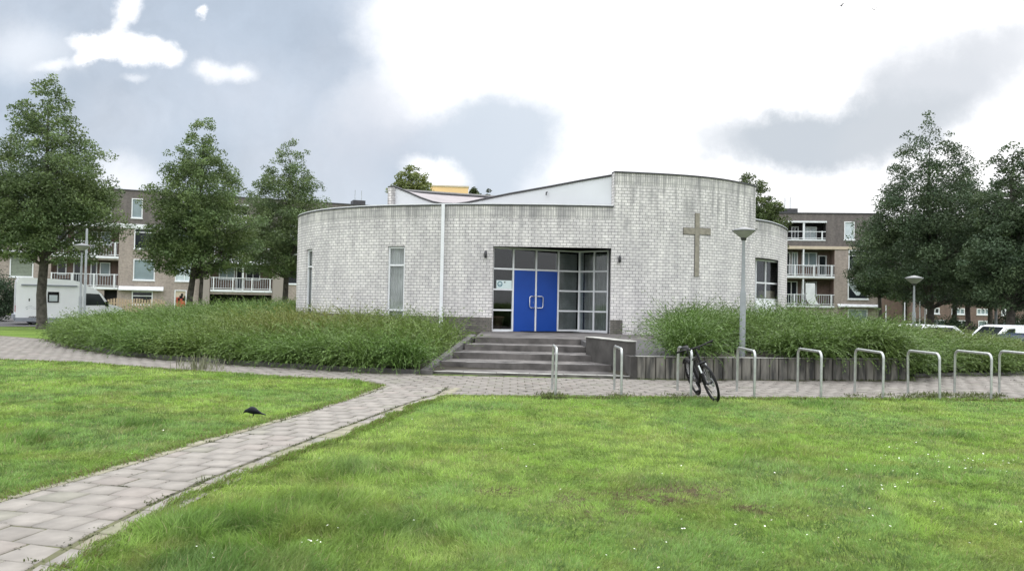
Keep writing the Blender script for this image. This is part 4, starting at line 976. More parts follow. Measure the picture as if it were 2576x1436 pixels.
def tree_px(px_trunk, py_base, Y, top_px, py_top, cb_py, halfw_px, name, label, seed, **kw):
    x = AT(px_trunk, py_base, Y).x; zt = AT(top_px, py_top, Y).z; cb = AT(px_trunk, cb_py, Y).z; z0 = float(ground_z(x, Y)); lean = (AT(top_px, py_top, Y).x - x) / max(1, zt)
    return make_tree(name, x, Y, zt - z0, cb - z0, halfw_px * 1.03 * Y / FPX, label, seed, lean=lean, **kw)
G1 = 'trees beside the church'
tree_px(104, 820, 40.5, 124, 186, 655, 152, 'tree', 'large conical tree at the far left, its trunk before the camper van', 1, tr=.25, nleaf=38000, dens=420, group=G1, peak=.3)
tree_px(490, 780, 45, 516, 292, 690, 129, 'tree', 'forked pyramidal tree left of the church, crown over the second balcony stack', 2, tr=.19, nleaf=34000, dens=380, group=G1, stems=2, col=(.110, .168, .068))
tree_px(716, 785, 52, 734, 342, 690, 116, 'tree', 'pyramidal tree directly behind the left end of the church wall', 3, tr=.2, nleaf=30000, dens=340, group=G1)
tree_px(1030, 700, 66, 1036, 415, 560, 52, 'tree', 'pale loose treetop showing over the saddle roof left of the ochre tower', 4, tr=.2, nleaf=7000, dens=120, leaf=.17, peak=.5, pw=2., col=(.14, .18, .06), group='treetops behind the church')  # leaf colour paler than the other crowns: sunlight put into it
tree_px(1196, 700, 74, 1194, 470, 560, 34, 'tree', 'small dark treetop over the roof dip at the foot of the ochre tower', 5, tr=.2, nleaf=5000, dens=80, leaf=.18, group='treetops behind the church', col=(.06, .085, .03))
tree_px(1228, 700, 78, 1229, 479, 560, 26, 'tree', 'tiniest treetop above the saddle roof, rightmost behind the dip', 6, tr=.2, nleaf=3500, dens=60, leaf=.18, group='treetops behind the church', col=(.05, .07, .028))
tree_px(1884, 790, 56, 1886, 432, 640, 78, 'tree', 'green tree rising behind the tall wall with the cross', 7, tr=.2, nleaf=17000, dens=220, leaf=.15, group=G1, col=(.075, .11, .04), peak=.35, pw=1.6)
G2 = 'dark trees on the right'
DK = (.058, .092, .050)
tree_px(2341, 815, 45, 2338, 276, 770, 158, 'tree', 'tallest dark tree right of the apartment block', 8, tr=.22, nleaf=42000, dens=460, group=G2, col=DK, peak=.34)
tree_px(2541, 838, 40, 2545, 358, 770, 120, 'tree', 'dark tree at the right edge with its trunk before the white van', 9, tr=.23, nleaf=36000, dens=400, group=G2, col=DK)
tree_px(2435, 820, 54, 2432, 430, 760, 110, 'tree', 'dark tree filling the gap between the two front trees on the right', 10, tr=.18, nleaf=30000, dens=340, group=G2, col=DK)
tree_px(2215, 800, 60, 2210, 560, 742, 64, 'tree', 'low bushy tree overlapping the right corner of the apartment block', 12, tr=.15, nleaf=18000, dens=220, group=G2, col=DK, peak=.4)
tree_px(2275, 812, 66, 2280, 560, 745, 90, 'tree', 'dark rounded tree behind the small lamp on the right', 13, tr=.2, nleaf=24000, dens=280, leaf=.16, group=G2, col=DK, peak=.45)
tree_px(2402, 812, 70, 2400, 560, 752, 130, 'tree', 'dark broad tree in the back row on the right, before the brick terrace', 14, tr=.22, nleaf=24000, dens=280, leaf=.17, group=G2, col=DK, peak=.45)
tree_px(2620, 830, 50, 2640, 300, 770, 130, 'tree', 'dark tree at the right margin, cut by the frame', 15, tr=.24, nleaf=26000, dens=300, group=G2, col=DK)
tree_px(2490, 815, 64, 2495, 480, 765, 120, 'tree', 'dark thin-stemmed tree behind the pole on the right', 16, tr=.2, nleaf=24000, dens=280, leaf=.16, group=G2, col=DK, peak=.45)
def bush(label, x, y, rx, ry, h, seed, n=9000, col=(.03, .055, .026), leaf=.13):
    r_ = np.random.default_rng(seed); z0 = float(ground_z(x, y)); root = thing('bush', label, 'bush', (x, y, z0))
    k = 90; u = r_.normal(0, 1, (k, 3)); u /= np.linalg.norm(u, axis=1)[:, None]; u *= (.55 + .45 * r_.random(k))[:, None]
    c = np.stack([u[:, 0] * rx, u[:, 1] * ry, h * .5 + u[:, 2] * h * .45], -1); ix = np.repeat(np.arange(k), n // k); N = len(ix)
    P = c[ix] + r_.normal(0, .22, (N, 3)); P[:, 2] = np.maximum(P[:, 2], .03)
    nrm = r_.normal(0, 1, (N, 3)); nrm /= np.linalg.norm(nrm, axis=1)[:, None]; t = np.cross(nrm, r_.normal(0, 1, (N, 3))); t /= np.linalg.norm(t, axis=1)[:, None]; b = np.cross(nrm, t)
    V = np.stack([P - t * leaf * .5, P + b * leaf * .3, P + t * leaf * .5, P - b * leaf * .3], 1).reshape(-1, 3)
    np_mesh('foliage', V, np.arange(N * 4).reshape(N, 4), 'leaf', root, np.repeat(np.array(col)[None] * (.6 + .8 * r_.random(N))[:, None], 4, axis=0), world=False)
    mb = MB()
    for i in range(7): e = c[i * 9]; mb.tube([(0, 0, -.05), (e[0] * .4, e[1] * .4, e[2] * .5), tuple(e)], [.05, .035, .01], 5)
    mb.build('stems', 'bark', root, world=False)
bush('tall dark green bush at the far left edge beside the camper van', AT(-18, 790, 50).x, 50, 1.4, 1.6, 3.2, 41)
for k_, (px, Y, h, lb) in enumerate(((2262, 58, 1.6, 'dark bush at the foot of the right apartment block corner'), (2380, 62, 2.0, 'dark bush under the trees left of the parked white car'), (2555, 66, 2.4, 'dark bush under the trees above the white van'))):
    bush(lb, AT(px, 800, Y).x, Y, 2.6, 1.2, h, 50 + k_, 7000)

# ------------------------------------------------------------------ apartment blocks
class Plane:
    def __init__(s, A, B):
        s.A = Vector((A[0], A[1], 0)); d = Vector((B[0] - A[0], B[1] - A[1], 0)); s.t = d.normalized(); s.n = Vector((s.t.y, -s.t.x, 0))
        if s.n.y > 0: s.n = -s.n
    def P(s, u, d, z): v = s.A + s.t * u + s.n * d; return (v.x, v.y, z)
    def sz(s, px, py):
        d = ray(px, py); t = s.t; k = (s.A.x * t.y - s.A.y * t.x) / (d.x * t.y - d.y * t.x); v = Vector((d.x * k, d.y * k, 0)); return ((v - s.A).dot(t), CAMH + d.z * k)
    def box(s, mb, u0, u1, z0, z1, d0, d1, mi=0):
        P = [s.P(u0, d1, 0), s.P(u1, d1, 0), s.P(u1, d0, 0), s.P(u0, d0, 0)]; mb.prism([p[:2] for p in P], z0, z1, mi)
def facade(pn, S0, S1, Z0, Z1, holes, matfn, depth=9.):
    mb = MB(); us = sorted({S0, S1} | {h[k] for h in holes for k in (0, 1)}); zs = sorted({Z0, Z1} | {h[k] for h in holes for k in (2, 3)} | set(matfn(None)))
    for a, b in zip(us[:-1], us[1:]):
        for c, d in zip(zs[:-1], zs[1:]):
            if b - a < 1e-4 or d - c < 1e-4: continue
            um, zm = (a + b) / 2, (c + d) / 2
            if any(h[0] < um < h[1] and h[2] < zm < h[3] for h in holes): continue
            mb.quad(pn.P(a, 0, c), pn.P(b, 0, c), pn.P(b, 0, d), pn.P(a, 0, d), matfn(zm), [(a, c), (b, c), (b, d), (a, d)])
    for h in holes:
        a, b, c, d, dep = h[:5]; m = matfn((c + d) / 2) if len(h) < 6 else h[5]
        mb.quad(pn.P(a, 0, c), pn.P(a, 0, d), pn.P(a, -dep, d), pn.P(a, -dep, c), m, [(0, c), (0, d), (dep, d), (dep, c)]); mb.quad(pn.P(b, 0, d), pn.P(b, 0, c), pn.P(b, -dep, c), pn.P(b, -dep, d), m, [(0, d), (0, c), (dep, c), (dep, d)])
        mb.quad(pn.P(a, 0, d), pn.P(b, 0, d), pn.P(b, -dep, d), pn.P(a, -dep, d), m); mb.quad(pn.P(b, 0, c), pn.P(a, 0, c), pn.P(a, -dep, c), pn.P(b, -dep, c), m)
        mb.quad(pn.P(a, -dep, c), pn.P(b, -dep, c), pn.P(b, -dep, d), pn.P(a, -dep, d), m, [(a, c), (b, c), (b, d), (a, d)])
    for u, sgn in ((S0, 1), (S1, -1)):
        q = [pn.P(u, 0, Z0), pn.P(u, -depth, Z0), pn.P(u, -depth, Z1), pn.P(u, 0, Z1)]; mb.quad(*q, matfn(Z0 + 1), [(0, Z0), (depth, Z0), (depth, Z1), (0, Z1)])
    mb.quad(pn.P(S0, -depth, Z0), pn.P(S1, -depth, Z0), pn.P(S1, -depth, Z1), pn.P(S0, -depth, Z1), matfn(Z0 + 1), [(0, Z0), (S1 - S0, Z0), (S1 - S0, Z1), (0, Z1)])
    return mb
def win(pn, par, u0, u1, z0, z1, d=-.12, fw=.09, mull=(), trans=(), pane='farglass', fm='white', sill=True):
    mb = MB(); B = lambda a, b, c, e, d0, d1: pn.box(mb, a, b, c, e, d0, d1)
    B(u0, u0 + fw, z0, z1, d, d + .16); B(u1 - fw, u1, z0, z1, d, d + .16); B(u0 + fw, u1 - fw, z0, z0 + fw, d, d + .158); B(u0 + fw, u1 - fw, z1 - fw, z1, d, d + .158)
    for m_ in mull: c = u0 + (u1 - u0) * m_; B(c - fw * .4, c + fw * .4, z0 + fw, z1 - fw, d + .01, d + .15)
    for m_ in trans: c = z0 + (z1 - z0) * m_; B(u0 + fw, u1 - fw, c - fw * .4, c + fw * .4, d + .012, d + .14)
    if sill: B(u0 - .05, u1 + .05, z0 - .08, z0, d, d + .2)
    w = mb.build('window', fm, par)
    g = MB(); a, b, c, e = u0 + fw * .6, u1 - fw * .6, z0 + fw * .6, z1 - fw * .6
    g.quad(pn.P(a, d + .05, c), pn.P(b, d + .05, c), pn.P(b, d + .05, e), pn.P(a, d + .05, e), 0, [(a, c), (b, c), (b, e), (a, e)])
    go = g.build('pane', pane, w, world=False); go.data.transform(par.matrix_basis.inverted()); return w
def balcony(pn, par, u0, u1, zs, zt, out, posts, bars=True, slab=.22, gap=.22):
    mb = MB(); pn.box(mb, u0, u1, zs - slab, zs, -.3, out); b = mb.build('balcony', 'white', par)
    mb = MB(); pn.box(mb, u0, u1, zt - .06, zt, out - .06, out); pn.box(mb, u0, u1, zs + .1, zs + .15, out - .055, out - .005)
    for p in posts: pn.box(mb, p - .055, p + .055, zs - slab + .02, zt + .02, out, out + .05)
    o = mb.build('railing', 'white', b, world=False); o.data.transform(par.matrix_basis.inverted())
    if bars:
        mb = MB(); u = u0 + .1
        while u < u1 - .05: pn.box(mb, u - .022, u + .022, zs + .15, zt - .06, out - .045, out - .015); u += gap
        o = mb.build('balusters', 'greyframe', b, world=False); o.data.transform(par.matrix_basis.inverted())
Z3 = lambda x, y: ((x / 2.393) * .84073, (500 + y / 2.393) * .84073)
LP = Plane((-38.9, 75), (-14.9, 85)); lpa = lambda x, y: LP.sz(*Z3(x, y))
su = lambda x, y=700: lpa(x, y)[0]; zz = lambda x, y: lpa(x, y)[1]
lb = thing('apartment_block', 'brown four-storey apartment block with white balconies left of the church', 'apartment building', (-34, 78, 0))
zroof = zz(880, 167); zband0, zband1 = zz(800, 430), zz(800, 400)
r1 = (zz(1030, 810), zz(1030, 660)); r2 = (zz(990, 585), zz(990, 437)); r3 = (zz(970, 365), zz(970, 225))
bal1 = (zz(745, 857), zz(745, 765)); bal2 = (zz(740, 636), zz(740, 535))
m1 = (bal1[0], zz(700, 664)); m2 = (bal2[0], zz(740, 440)); lg = (zz(720, 352), zz(720, 215))
holes = []; wl = []
BAYS = [(365, 845, 955, 1110, 1255, 1392, 1510, 1950)]
WIN1 = [(70, 240), (955, 1110), (1255, 1390), (2062, 2200)]
for a, b in WIN1:
    for r in (r1, r2): wl.append((su(a), su(b), *r))
wl += [(su(930), su(1010), *r3), (su(1295), su(1372), *r3), (su(2080), su(2160), *r3), (su(120), su(200), *r3)]
for a, b, c, d in wl: holes.append((a, b, c, d, .12))
for a, b in ((365, 848), (1508, 1950)):
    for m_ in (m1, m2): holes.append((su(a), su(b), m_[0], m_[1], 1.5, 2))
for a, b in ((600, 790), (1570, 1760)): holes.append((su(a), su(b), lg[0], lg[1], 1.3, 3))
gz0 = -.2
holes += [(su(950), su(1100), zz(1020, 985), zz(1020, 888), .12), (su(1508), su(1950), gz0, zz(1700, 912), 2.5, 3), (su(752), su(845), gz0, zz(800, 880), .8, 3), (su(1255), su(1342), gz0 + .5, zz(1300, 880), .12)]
def lmat(z):
    if z is None: return [zband0, bal1[0] - .3]
    return 1 if z > zband1 - .1 else 0
mb = facade(LP, su(70) - 14, su(1950) + 14, gz0, zroof, holes, lmat, 10)
mb.build('wall', ['flatbrick', 'flatbrick2', 'redbrick', 'dark'], lb)
mb = MB(); LP.box(mb, su(70) - 14, su(1950) + 14, zroof, zroof + .12, -10, .06); mb.build('roof', 'darktrim', lb)
mb = MB(); LP.box(mb, su(70) - 14, su(1950) + 14, zband0, zband1, .003, .08); mb.build('fascia_band', 'white', lb)
for i, (a, b, c, d) in enumerate(wl):
    win(LP, lb, a, b, c, d, pane=['blind', 'farglass', 'blueglass', 'farglass', 'paleglass', 'blueglass', 'farglass', 'farglass', 'blueglass', 'blueglass', 'farglass', 'blueglass'][i], mull=(.5,) if i in (4, 5) else (), trans=(.8,) if i in (3, 7) else ())
for a, b, po in ((365, 848, (372, 520, 676, 822)), (1510, 1952, (1532, 1670, 1806, 1936))):
    for k, (m_, bl) in enumerate(((m1, bal1), (m2, bal2))):
        balcony(LP, lb, su(a), su(b), bl[0], bl[1], .12, [su(p) for p in po])
        dz = m_[1] - m_[0]; w_ = su(b) - su(a)
        for f0, f1, zb, pn_ in ((.06, .2, .42, 'farglass'), (.3, .42, .02, 'farglass'), (.56, .66, .02, 'farglass'), (.7, .86, .42, 'blueglass')) if a < 1000 else ((.14, .4, .4, 'blueglass'), (.42, .53, .02, 'farglass'), (.58, .82, .4, 'farglass')):
            win(LP, lb, su(a) + w_ * f0, su(a) + w_ * f1, m_[0] + dz * zb, m_[0] + dz * .93, d=-1.48, pane=pn_, mull=(.5,) if f1 - f0 > .2 else (), sill=False)
for a, b in ((600, 790), (1570, 1760)):
    balcony(LP, lb, su(a), su(b), lg[0], lg[0] + .85, .05, [su(a) + .1, (su(a) + su(b)) / 2, su(b) - .1], False, .12)
    win(LP, lb, su(a) + .5, su(b) - .4, lg[0] + .1, lg[1] - .3, d=-1.28, mull=(.33, .66), trans=(.5,), sill=False, pane='farglass')
    mb = MB(); LP.box(mb, su(a) - .1, su(b) + .1, lg[1], lg[1] + .14, .003, .12); mb.build('lintel', 'white', lb)
mb = MB(); LP.box(mb, su(1735), su(1748), bal1[0], m1[1], -.1, 0.02); mb.build('balcony_post', 'white', lb)
def awning(pn, par, a, b, z0, z1, out):
    mb = MB(); P = [pn.P(a, .01, z1), pn.P(b, .01, z1), pn.P(b, out, z0), pn.P(a, out, z0)]; Q_ = [(p[0], p[1], p[2] + .1) for p in P]
    mb.add(P + Q_, [(3, 2, 1, 0), (4, 5, 6, 7), (0, 1, 5, 4), (1, 2, 6, 5), (2, 3, 7, 6), (3, 0, 4, 7)]); mb.build('awning', 'white', par)
awning(LP, lb, su(855), su(1175), zz(1000, 883), zz(1000, 862), .5); awning(LP, lb, su(1508), su(1935), zz(1720, 696), zz(1720, 668), .7)
awning(LP, lb, su(0), su(250), zz(100, 622), zz(100, 600), .5)
win(LP, lb, su(950), su(1100), zz(1020, 985), zz(1020, 888), trans=(.65,), pane='farglass')
w = win(LP, lb, su(1255), su(1342), gz0 + .5, zz(1300, 880), pane='cream')
mb = MB(); a, b = su(1268), su(1338); z0, z1 = zz(1300, 1000), zz(1300, 932)
mb.quad(LP.P(a, .0, z0), LP.P(b, .0, z0), LP.P(b, .0, z1), LP.P(a, .0, z1)); o = mb.build('poster', 'red', w, world=False); o.data.transform(lb.matrix_basis.inverted())
mb = MB()
for k in range(5): c = su(1280 + k * 11); LP.box(mb, c, c + .18 + .1 * (k % 2), z1 - .35 + .22 * (k % 3), z1 - .22 + .22 * (k % 3) + .15, .004, .012)
o = mb.build('poster_print', 'black', w, world=False); o.data.transform(lb.matrix_basis.inverted())
for a, b in ((1430, 1503), (1955, 2030)):
    mb = MB(); LP.box(mb, su(a), su(b), gz0, zband0, .003, .25); mb.build('pier', 'flatbrick', lb)
c0 = LP.sz(908, 513); mb = MB(); LP.box(mb, c0[0] - .5, c0[0] + .8, zroof + .1, zroof + .75, -3, -1.5); mb.build('chimney', 'darktrim', lb)
mb = MB()
for k in (-.2, .5): p = LP.P(c0[0] + k, -2.2, 0); mb.tube([(p[0], p[1], zroof + .7), (p[0], p[1], zroof + 1.9)], .04, 5)
mb.build('antenna', 'greyframe', lb)

Z8 = lambda x, y: ((2200 + x / 3.989) * .84073, (620 + y / 3.989) * .84073)
ra0 = AT(1960, 700, 75.2); ra1 = AT(2220, 700, 74.3); RP = Plane((ra0.x, ra0.y), (ra1.x, ra1.y))
ru = lambda x, y=700: RP.sz(*Z8(x, y))[0]; rz_ = lambda x, y: RP.sz(*Z8(x, y))[1]
rbk = thing('apartment_block', 'brown four-storey apartment block with white balconies right of the church', 'apartment building', (31, 75, -.75))
zr = rz_(1100, 82); b0, b1 = rz_(900, 500), rz_(900, 466)
F2 = (rz_(900, 820), rz_(900, 505)); F1 = (rz_(900, 1170), rz_(900, 858)); F3 = (rz_(900, 388), rz_(900, 186))
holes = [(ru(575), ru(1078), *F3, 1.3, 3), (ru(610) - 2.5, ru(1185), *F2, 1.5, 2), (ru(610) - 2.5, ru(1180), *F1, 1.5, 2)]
rw = [(ru(1295), ru(1420), rz_(1355, 390), rz_(1355, 172), 'paleglass'), (ru(1350), ru(1598), rz_(1475, 742), rz_(1475, 512), 'farglass'), (ru(1345), ru(1592), rz_(1470, 1098), rz_(1470, 848), 'farglass'), (ru(1348), ru(1585), rz_(1470, 1390), rz_(1470, 1215), 'blueglass')]
for a in rw: holes.append((*a[:4], .12))
def rmat(z):
    if z is None: return [b0]
    return 1 if z > b0 else 0
mb = facade(RP, ru(430) - 16, ru(1752), -.9, zr, holes, rmat, 11); mb.build('wall', ['flatbrick', 'flatbrick2', 'redbrick', 'dark'], rbk)
mb = MB(); RP.box(mb, ru(430) - 16, ru(1752) + .05, zr, zr + .12, -11, .06); mb.build('roof', 'darktrim', rbk)
mb = MB(); RP.box(mb, ru(430) - 16, ru(1752), b0, b1, .003, .08); mb.build('fascia_band', 'cream', rbk)
for k, (a, b, c, d, pn_) in enumerate(rw): win(RP, rbk, a, b, c, d, pane=pn_, trans=(.7,) if k == 1 else ((.86,) if k == 2 else ()))
mb = MB(); a, b, c, d, _ = rw[2]; a += .12; b -= .12; c += .1; d -= .35; mm = (a + b) / 2
mb.add([RP.P(a, -.06, d), RP.P(b, -.06, d), RP.P(b - .05, -.06, d - .45), RP.P(mm + .12, -.06, c + .25), RP.P(mm - .12, -.06, c + .25), RP.P(a + .05, -.06, d - .45)], [(5, 4, 3, 2, 1, 0)]); mb.build('net_curtain', 'paleglass', rbk)
for fl_, po, st in ((F2, (710, 935, 1148), 1), (F1, (705, 935, 1145), 0)):
    balcony(RP, rbk, ru(610) - 2.5, ru(1183), fl_[0], fl_[0] + 1.02, .12, [ru(p) for p in po], True, .2, .2)
    dz = fl_[1] - fl_[0]
    mb = MB(); RP.box(mb, ru(806), ru(822), fl_[0], fl_[1], -.1, .05); mb.build('balcony_post', 'white', rbk)
    for x0, x1, f0, p_, m_ in ((640, 700, .05, 'farglass', ()), (715, 790, .05, 'blueglass', (.5,)), ((840, 1025, .38, 'blueglass', (.45,)) if st else (905, 1025, .35, 'farglass', ())), (1040, 1140, .03, 'farglass', ())) if st else ((640, 790, .05, 'farglass', (.5,)), (840, 890, .05, 'farglass', ()), (905, 1025, .35, 'farglass', ())):
        win(RP, rbk, ru(x0), ru(x1), fl_[0] + dz * f0, fl_[0] + dz * (.93 if x0 != 1040 else .82), d=-1.48, pane=p_, mull=m_, sill=False)
balcony(RP, rbk, ru(575), ru(1075), F3[0] + .02, F3[0] + .78, .05, [ru(1030)], False, .12)
for x0, x1, p_ in ((590, 650, 'paleglass'), (700, 790, 'farglass'), (850, 1010, 'paleglass')): win(RP, rbk, ru(x0), ru(x1), F3[0] + .1, F3[1] - .25, d=-1.28, pane=p_, mull=(.5,), sill=False)
mb = MB(); RP.box(mb, ru(565), ru(1085), F3[1], F3[1] + .16, .003, .12); RP.box(mb, ru(802), ru(824), F3[0], F3[1] - .01, -.1, .06); mb.build('lintel', 'white', rbk)
awning(RP, rbk, ru(1222), ru(1710), rz_(1400, 1192), rz_(1400, 1170), .35)
mb = MB(); RP.box(mb, ru(560), ru(772), zr + .18, zr + .62, -2.5, -1); RP.box(mb, ru(556), ru(776), zr + .1, zr + .18, -2.6, -.9); mb.build('chimney', 'darktrim', rbk)
mb = MB()
for x in (637, 700): p = RP.P(ru(x), -1.7, 0); mb.tube([(p[0], p[1], zr + .6), (p[0], p[1], zr + 1.75)], .05, 5)
mb.build('antenna', 'greyframe', rbk)
# sheet hung over a railing
mb = MB(); rows_ = []
for i in range(9):
    f = i / 8; rows_.append([Vector(RP.P(ru(835 + 12 * f + (60 * max(0, f - .72) / .28)) + k * .28, .22 + .03 * math.sin(i * 1.3 + k * 2), F1[0] + 2.05 - 2.0 * min(1, f * 1.08))) for k in range(4)])
mb.loft(rows_, 0, False, True, closed=False); tag(mb.build('hanging_sheet', 'white'), 'white sheet hanging over the lowest balcony railing of the right apartment block', 'sheet')

# ochre tower far behind
tw = thing('tower_block', 'distant ochre tower block showing above the church roof', 'tower', (AT(1130, 480, 130).x, 132, 0))
p0, p1 = AT(1083, 480, 130), AT(1178, 480, 130); zt_ = AT(1130, 470, 130).z; TP = Plane((p0.x, 130), (p1.x, 130.6))
Lw = (p1 - p0).length; rows_h = []
for zz_ in (3, 6, 9, 12, 15): 
    for c in (1.0, 2.9, 4.6): rows_h.append((c, c + .9, zz_, zz_ + 1.4, .15))
mb = facade(TP, 0, Lw, 0, zt_, rows_h, lambda z: [] if z is None else 0, 9); mb.build('wall', ['yellow'], tw)
mb = MB(); TP.box(mb, -.1, Lw + .1, zt_, zt_ + .25, -9, .1); mb.build('roof', 'cream', tw)
for h in rows_h: win(TP, tw, *h[:4], d=-.14)

# brick terrace behind the right trees
br = thing('brick_terrace', 'brown brick housing with white windows behind the right-hand trees', 'housing', (50, 84, -.75))
q0, q1 = AT(2310, 810, 82), AT(2800, 830, 86); QP = Plane((q0.x, q0.y), (q1.x, q1.y)); qs = lambda x, y: QP.sz(x, y)
z1a = qs(2450, 790)[1]; hq = []; u = qs(2330, 800)[0]
zrow = (qs(2450, 791)[1], qs(2450, 776)[1]); zrow2 = (qs(2450, 818)[1], qs(2450, 806)[1])
ww = []
while u < qs(2790, 800)[0]:
    ww.append((u, u + 1.5, *zrow)); ww.append((u + .2, u + 2.2, zrow2[0] - .6, zrow2[1])); u += 2.9
holes = [(*a, .12) for a in ww]; zt2 = zrow[1] + 3.0
mb = facade(QP, qs(2310, 800)[0] - 1, qs(2795, 800)[0] + 3, -1, zt2, holes, lambda z: [] if z is None else 0, 9); mb.build('wall', ['redbrick'], br)
mb = MB(); u0, u1 = qs(2310, 800)[0] - 1.3, qs(2795, 800)[0] + 3.3
mb.add([QP.P(u0, .4, zt2), QP.P(u1, .4, zt2), QP.P(u1, -4.5, zt2 + 3), QP.P(u0, -4.5, zt2 + 3), QP.P(u0, -9.4, zt2), QP.P(u1, -9.4, zt2)], [(0, 1, 2, 3), (3, 2, 5, 4), (0, 3, 4), (1, 5, 2)]); mb.build('roof', 'darktrim', br)
for k, a in enumerate(ww): win(QP, br, *a, mull=(.33, .66) if k % 2 == 0 else (.5,), pane='blueglass' if k % 3 else 'farglass')

# streets the vehicles stand on
mb = MB(); P = [(-70, 42.5), (-27, 42.5), (-19, 44), (-8, 52.0), (-4, 62), (-10, 66), (-70, 60)]; mb.add([(x, y, float(ground_z(x, y)) + .012) for x, y in P], [tuple(range(len(P)))]); kind(mb.build('road', 'asphalt'), 'structure')
V = []; nxr, nyr = 13, 9
for j in range(nyr):
    for i in range(nxr): x, y = 21.5 + i * 2.5, 28 + j * 4.; V.append((x, y, float(ground_z(x, y)) + .02))
kind(np_mesh('parking_area', V, [(j * nxr + i, j * nxr + i + 1, (j + 1) * nxr + i + 1, (j + 1) * nxr + i) for j in range(nyr - 1) for i in range(nxr - 1)], 'asphalt'), 'structure')

# picket fence in front of the left block
fe = thing('picket_fence', 'pale wooden picket fence below the left apartment block', 'fence', (-33, 70, 0))
FP = Plane((LP.P(0, 7, 0)[0], LP.P(0, 7, 0)[1]), (LP.P(5, 7, 0)[0], LP.P(5, 7, 0)[1])); fs = lambda x: FP.sz(*Z3(x, 960))[0]
mb = MB(); u = fs(770)
while u < fs(1172):
    f = (u - fs(770)) / (fs(1172) - fs(770)); zt_ = FP.sz(*Z3(970, 950))[1] + .12 * abs(math.sin(f * math.pi * 3)); FP.box(mb, u, u + .15, 0, zt_, 0, .04); u += .22
mb.build('pickets', 'wood', fe); mb = MB(); zt_ = FP.sz(*Z3(970, 950))[1]
for z in (.3, zt_ - .35): FP.box(mb, fs(770), fs(1172), z, z + .1, -.05, 0)
mb.build('rails', 'wood', fe)

# ------------------------------------------------------------------ street furniture
def hoop(x, yn, yf, H=.86, r=.024):
    c = .11; k = 5; pts = [(0, 0, -.08), (0, 0, H - c)]
    for i in range(1, k + 1): a = i / k * math.pi / 2; pts.append((0, c - c * math.cos(a), H - c + c * math.sin(a)))
    L = yf - yn
    for i in range(k + 1): a = i / k * math.pi / 2; pts.append((0, L - c + c * math.sin(a), H - c + c * math.cos(a)))
    pts.append((0, L, -.08)); mb = MB(); mb.tube(pts, r, 10); return mb
racks = [(1397, 998, 1388.5, 'bare steel bicycle hoop standing in front of the middle of the steps'), (1563, 998, 1545, 'bare steel bicycle hoop standing before the right end of the steps'), (1738, 1001, 1704, 'steel bicycle hoop that the black bicycle leans on'),
         (1897, 1003, 1853.5, 'steel bicycle hoop just before the tall street lamp'), (2065, 1003, 2006, 'first empty steel hoop to the right of the tall street lamp'), (2221, 1005, 2150, 'second empty steel hoop to the right of the tall street lamp'),
         (2364, 1007, 2284, 'steel bicycle hoop at the right end of the palisade wall'), (2493, 1005, 2401, 'steel bicycle hoop in front of dark shrubs just past the palisade wall'), (2620, 1006, 2513, 'steel bicycle hoop cut off by the right edge of the picture')]
rack0 = None
for px, py, fpx_, lab in racks:
    p = G(px, py); x = p.x
    d1 = ray(fpx_, 990); yf = p.y + 1.12
    xf = d1.x / d1.y * yf; a = math.atan2(-(xf - x), yf - p.y); a = max(-.12, min(.12, a))
    if rack0 is None: rack0 = hoop(0, 0, 1.12).build('bicycle_rack', 'steel'); o = rack0
    else: o = rack0.copy(); COL.objects.link(o)
    o.location = (x, p.y, 0); o.rotation_euler = (random.uniform(-.012, .012), random.uniform(-.012, .012), a); tag(o, lab, 'bicycle rack', 'steel bicycle hoops along the pavement')
def street_lamp(x, y, z0, H, dia, label, lean=0.):
    t = thing('street_lamp', label, 'street lamp', (x, y, z0), 0, 'street lamps'); mb = MB(); k = dia / .52; kp0 = 1; kp = .8 if k > 1.1 else 1.
    zl = 1.55; mb.lathe([(.066 * k * kp, -.3), (.066 * k * kp, zl), (.045 * k * kp, zl + .08), (.034 * k * kp, H - .33 * k), (.038 * k * kp, H - .3 * k)], 14); mb.build('pole', 'polegrey', t, world=False)
    mb = MB(); mb.lathe([(.0, H - .30 * k), (.055 * k, H - .30 * k), (.06 * k, H - .26 * k), (.07 * k, H - .245 * k)], 24); mb.build('socket', 'darktrim', t, world=False)
    mb = MB(); mb.lathe([(.07 * k, H - .245 * k), (.17 * k, H - .17 * k), (.25 * k, H - .095 * k)], 28); mb.build('diffuser', 'lampglass', t, world=False)
    mb = MB(); mb.lathe([(.25 * k, H - .1 * k), (.262 * k, H - .095 * k), (.262 * k, H - .075 * k), (.2 * k, H - .05 * k), (.09 * k, H - .018 * k), (.02 * k, H), (0, H)], 28); mb.build('lamp_cap', 'capgrey', t, world=False)
Yl = 19.0; p = AT(1867, 903, Yl); street_lamp(p.x, Yl, .44, AT(1869, 571, Yl).z - .44, .545, 'tall grey street lamp with cone head in front of the cross wall')
p = AT(201, 800, 33); street_lamp(p.x, 33, 0, AT(201, 612, 33).z, .64, 'grey street lamp with cone head before the camper van')
p = AT(2299, 790, 31); street_lamp(p.x, 31, float(ground_z(p.x, 31)), AT(2300, 693, 31).z - float(ground_z(p.x, 31)), .66, 'grey street lamp with cone head under the dark trees on the right')
def post(px, Y, ptop, r, label, z0=None, name='pole', cat='pole'):
    p = AT(px, 780, Y); z0 = float(ground_z(p.x, Y)); h = AT(px, ptop, Y).z - z0; mb = MB(); mb.lathe([(r * 1.25, -.1), (r * 1.25, .5), (r, .55), (r * .9, h - .03), (r * .5, h), (0, h)], 10); o = mb.build(name, 'white' if name == 'post' else 'polegrey'); o.location = (p.x, Y, z0); tag(o, label, cat)
post(212.5, 36, 575, .05, 'thin bare grey pole right beside the lamp before the camper van')
post(2505.5, 42, 741, .07, 'thin pale pole rising above the white van on the right')
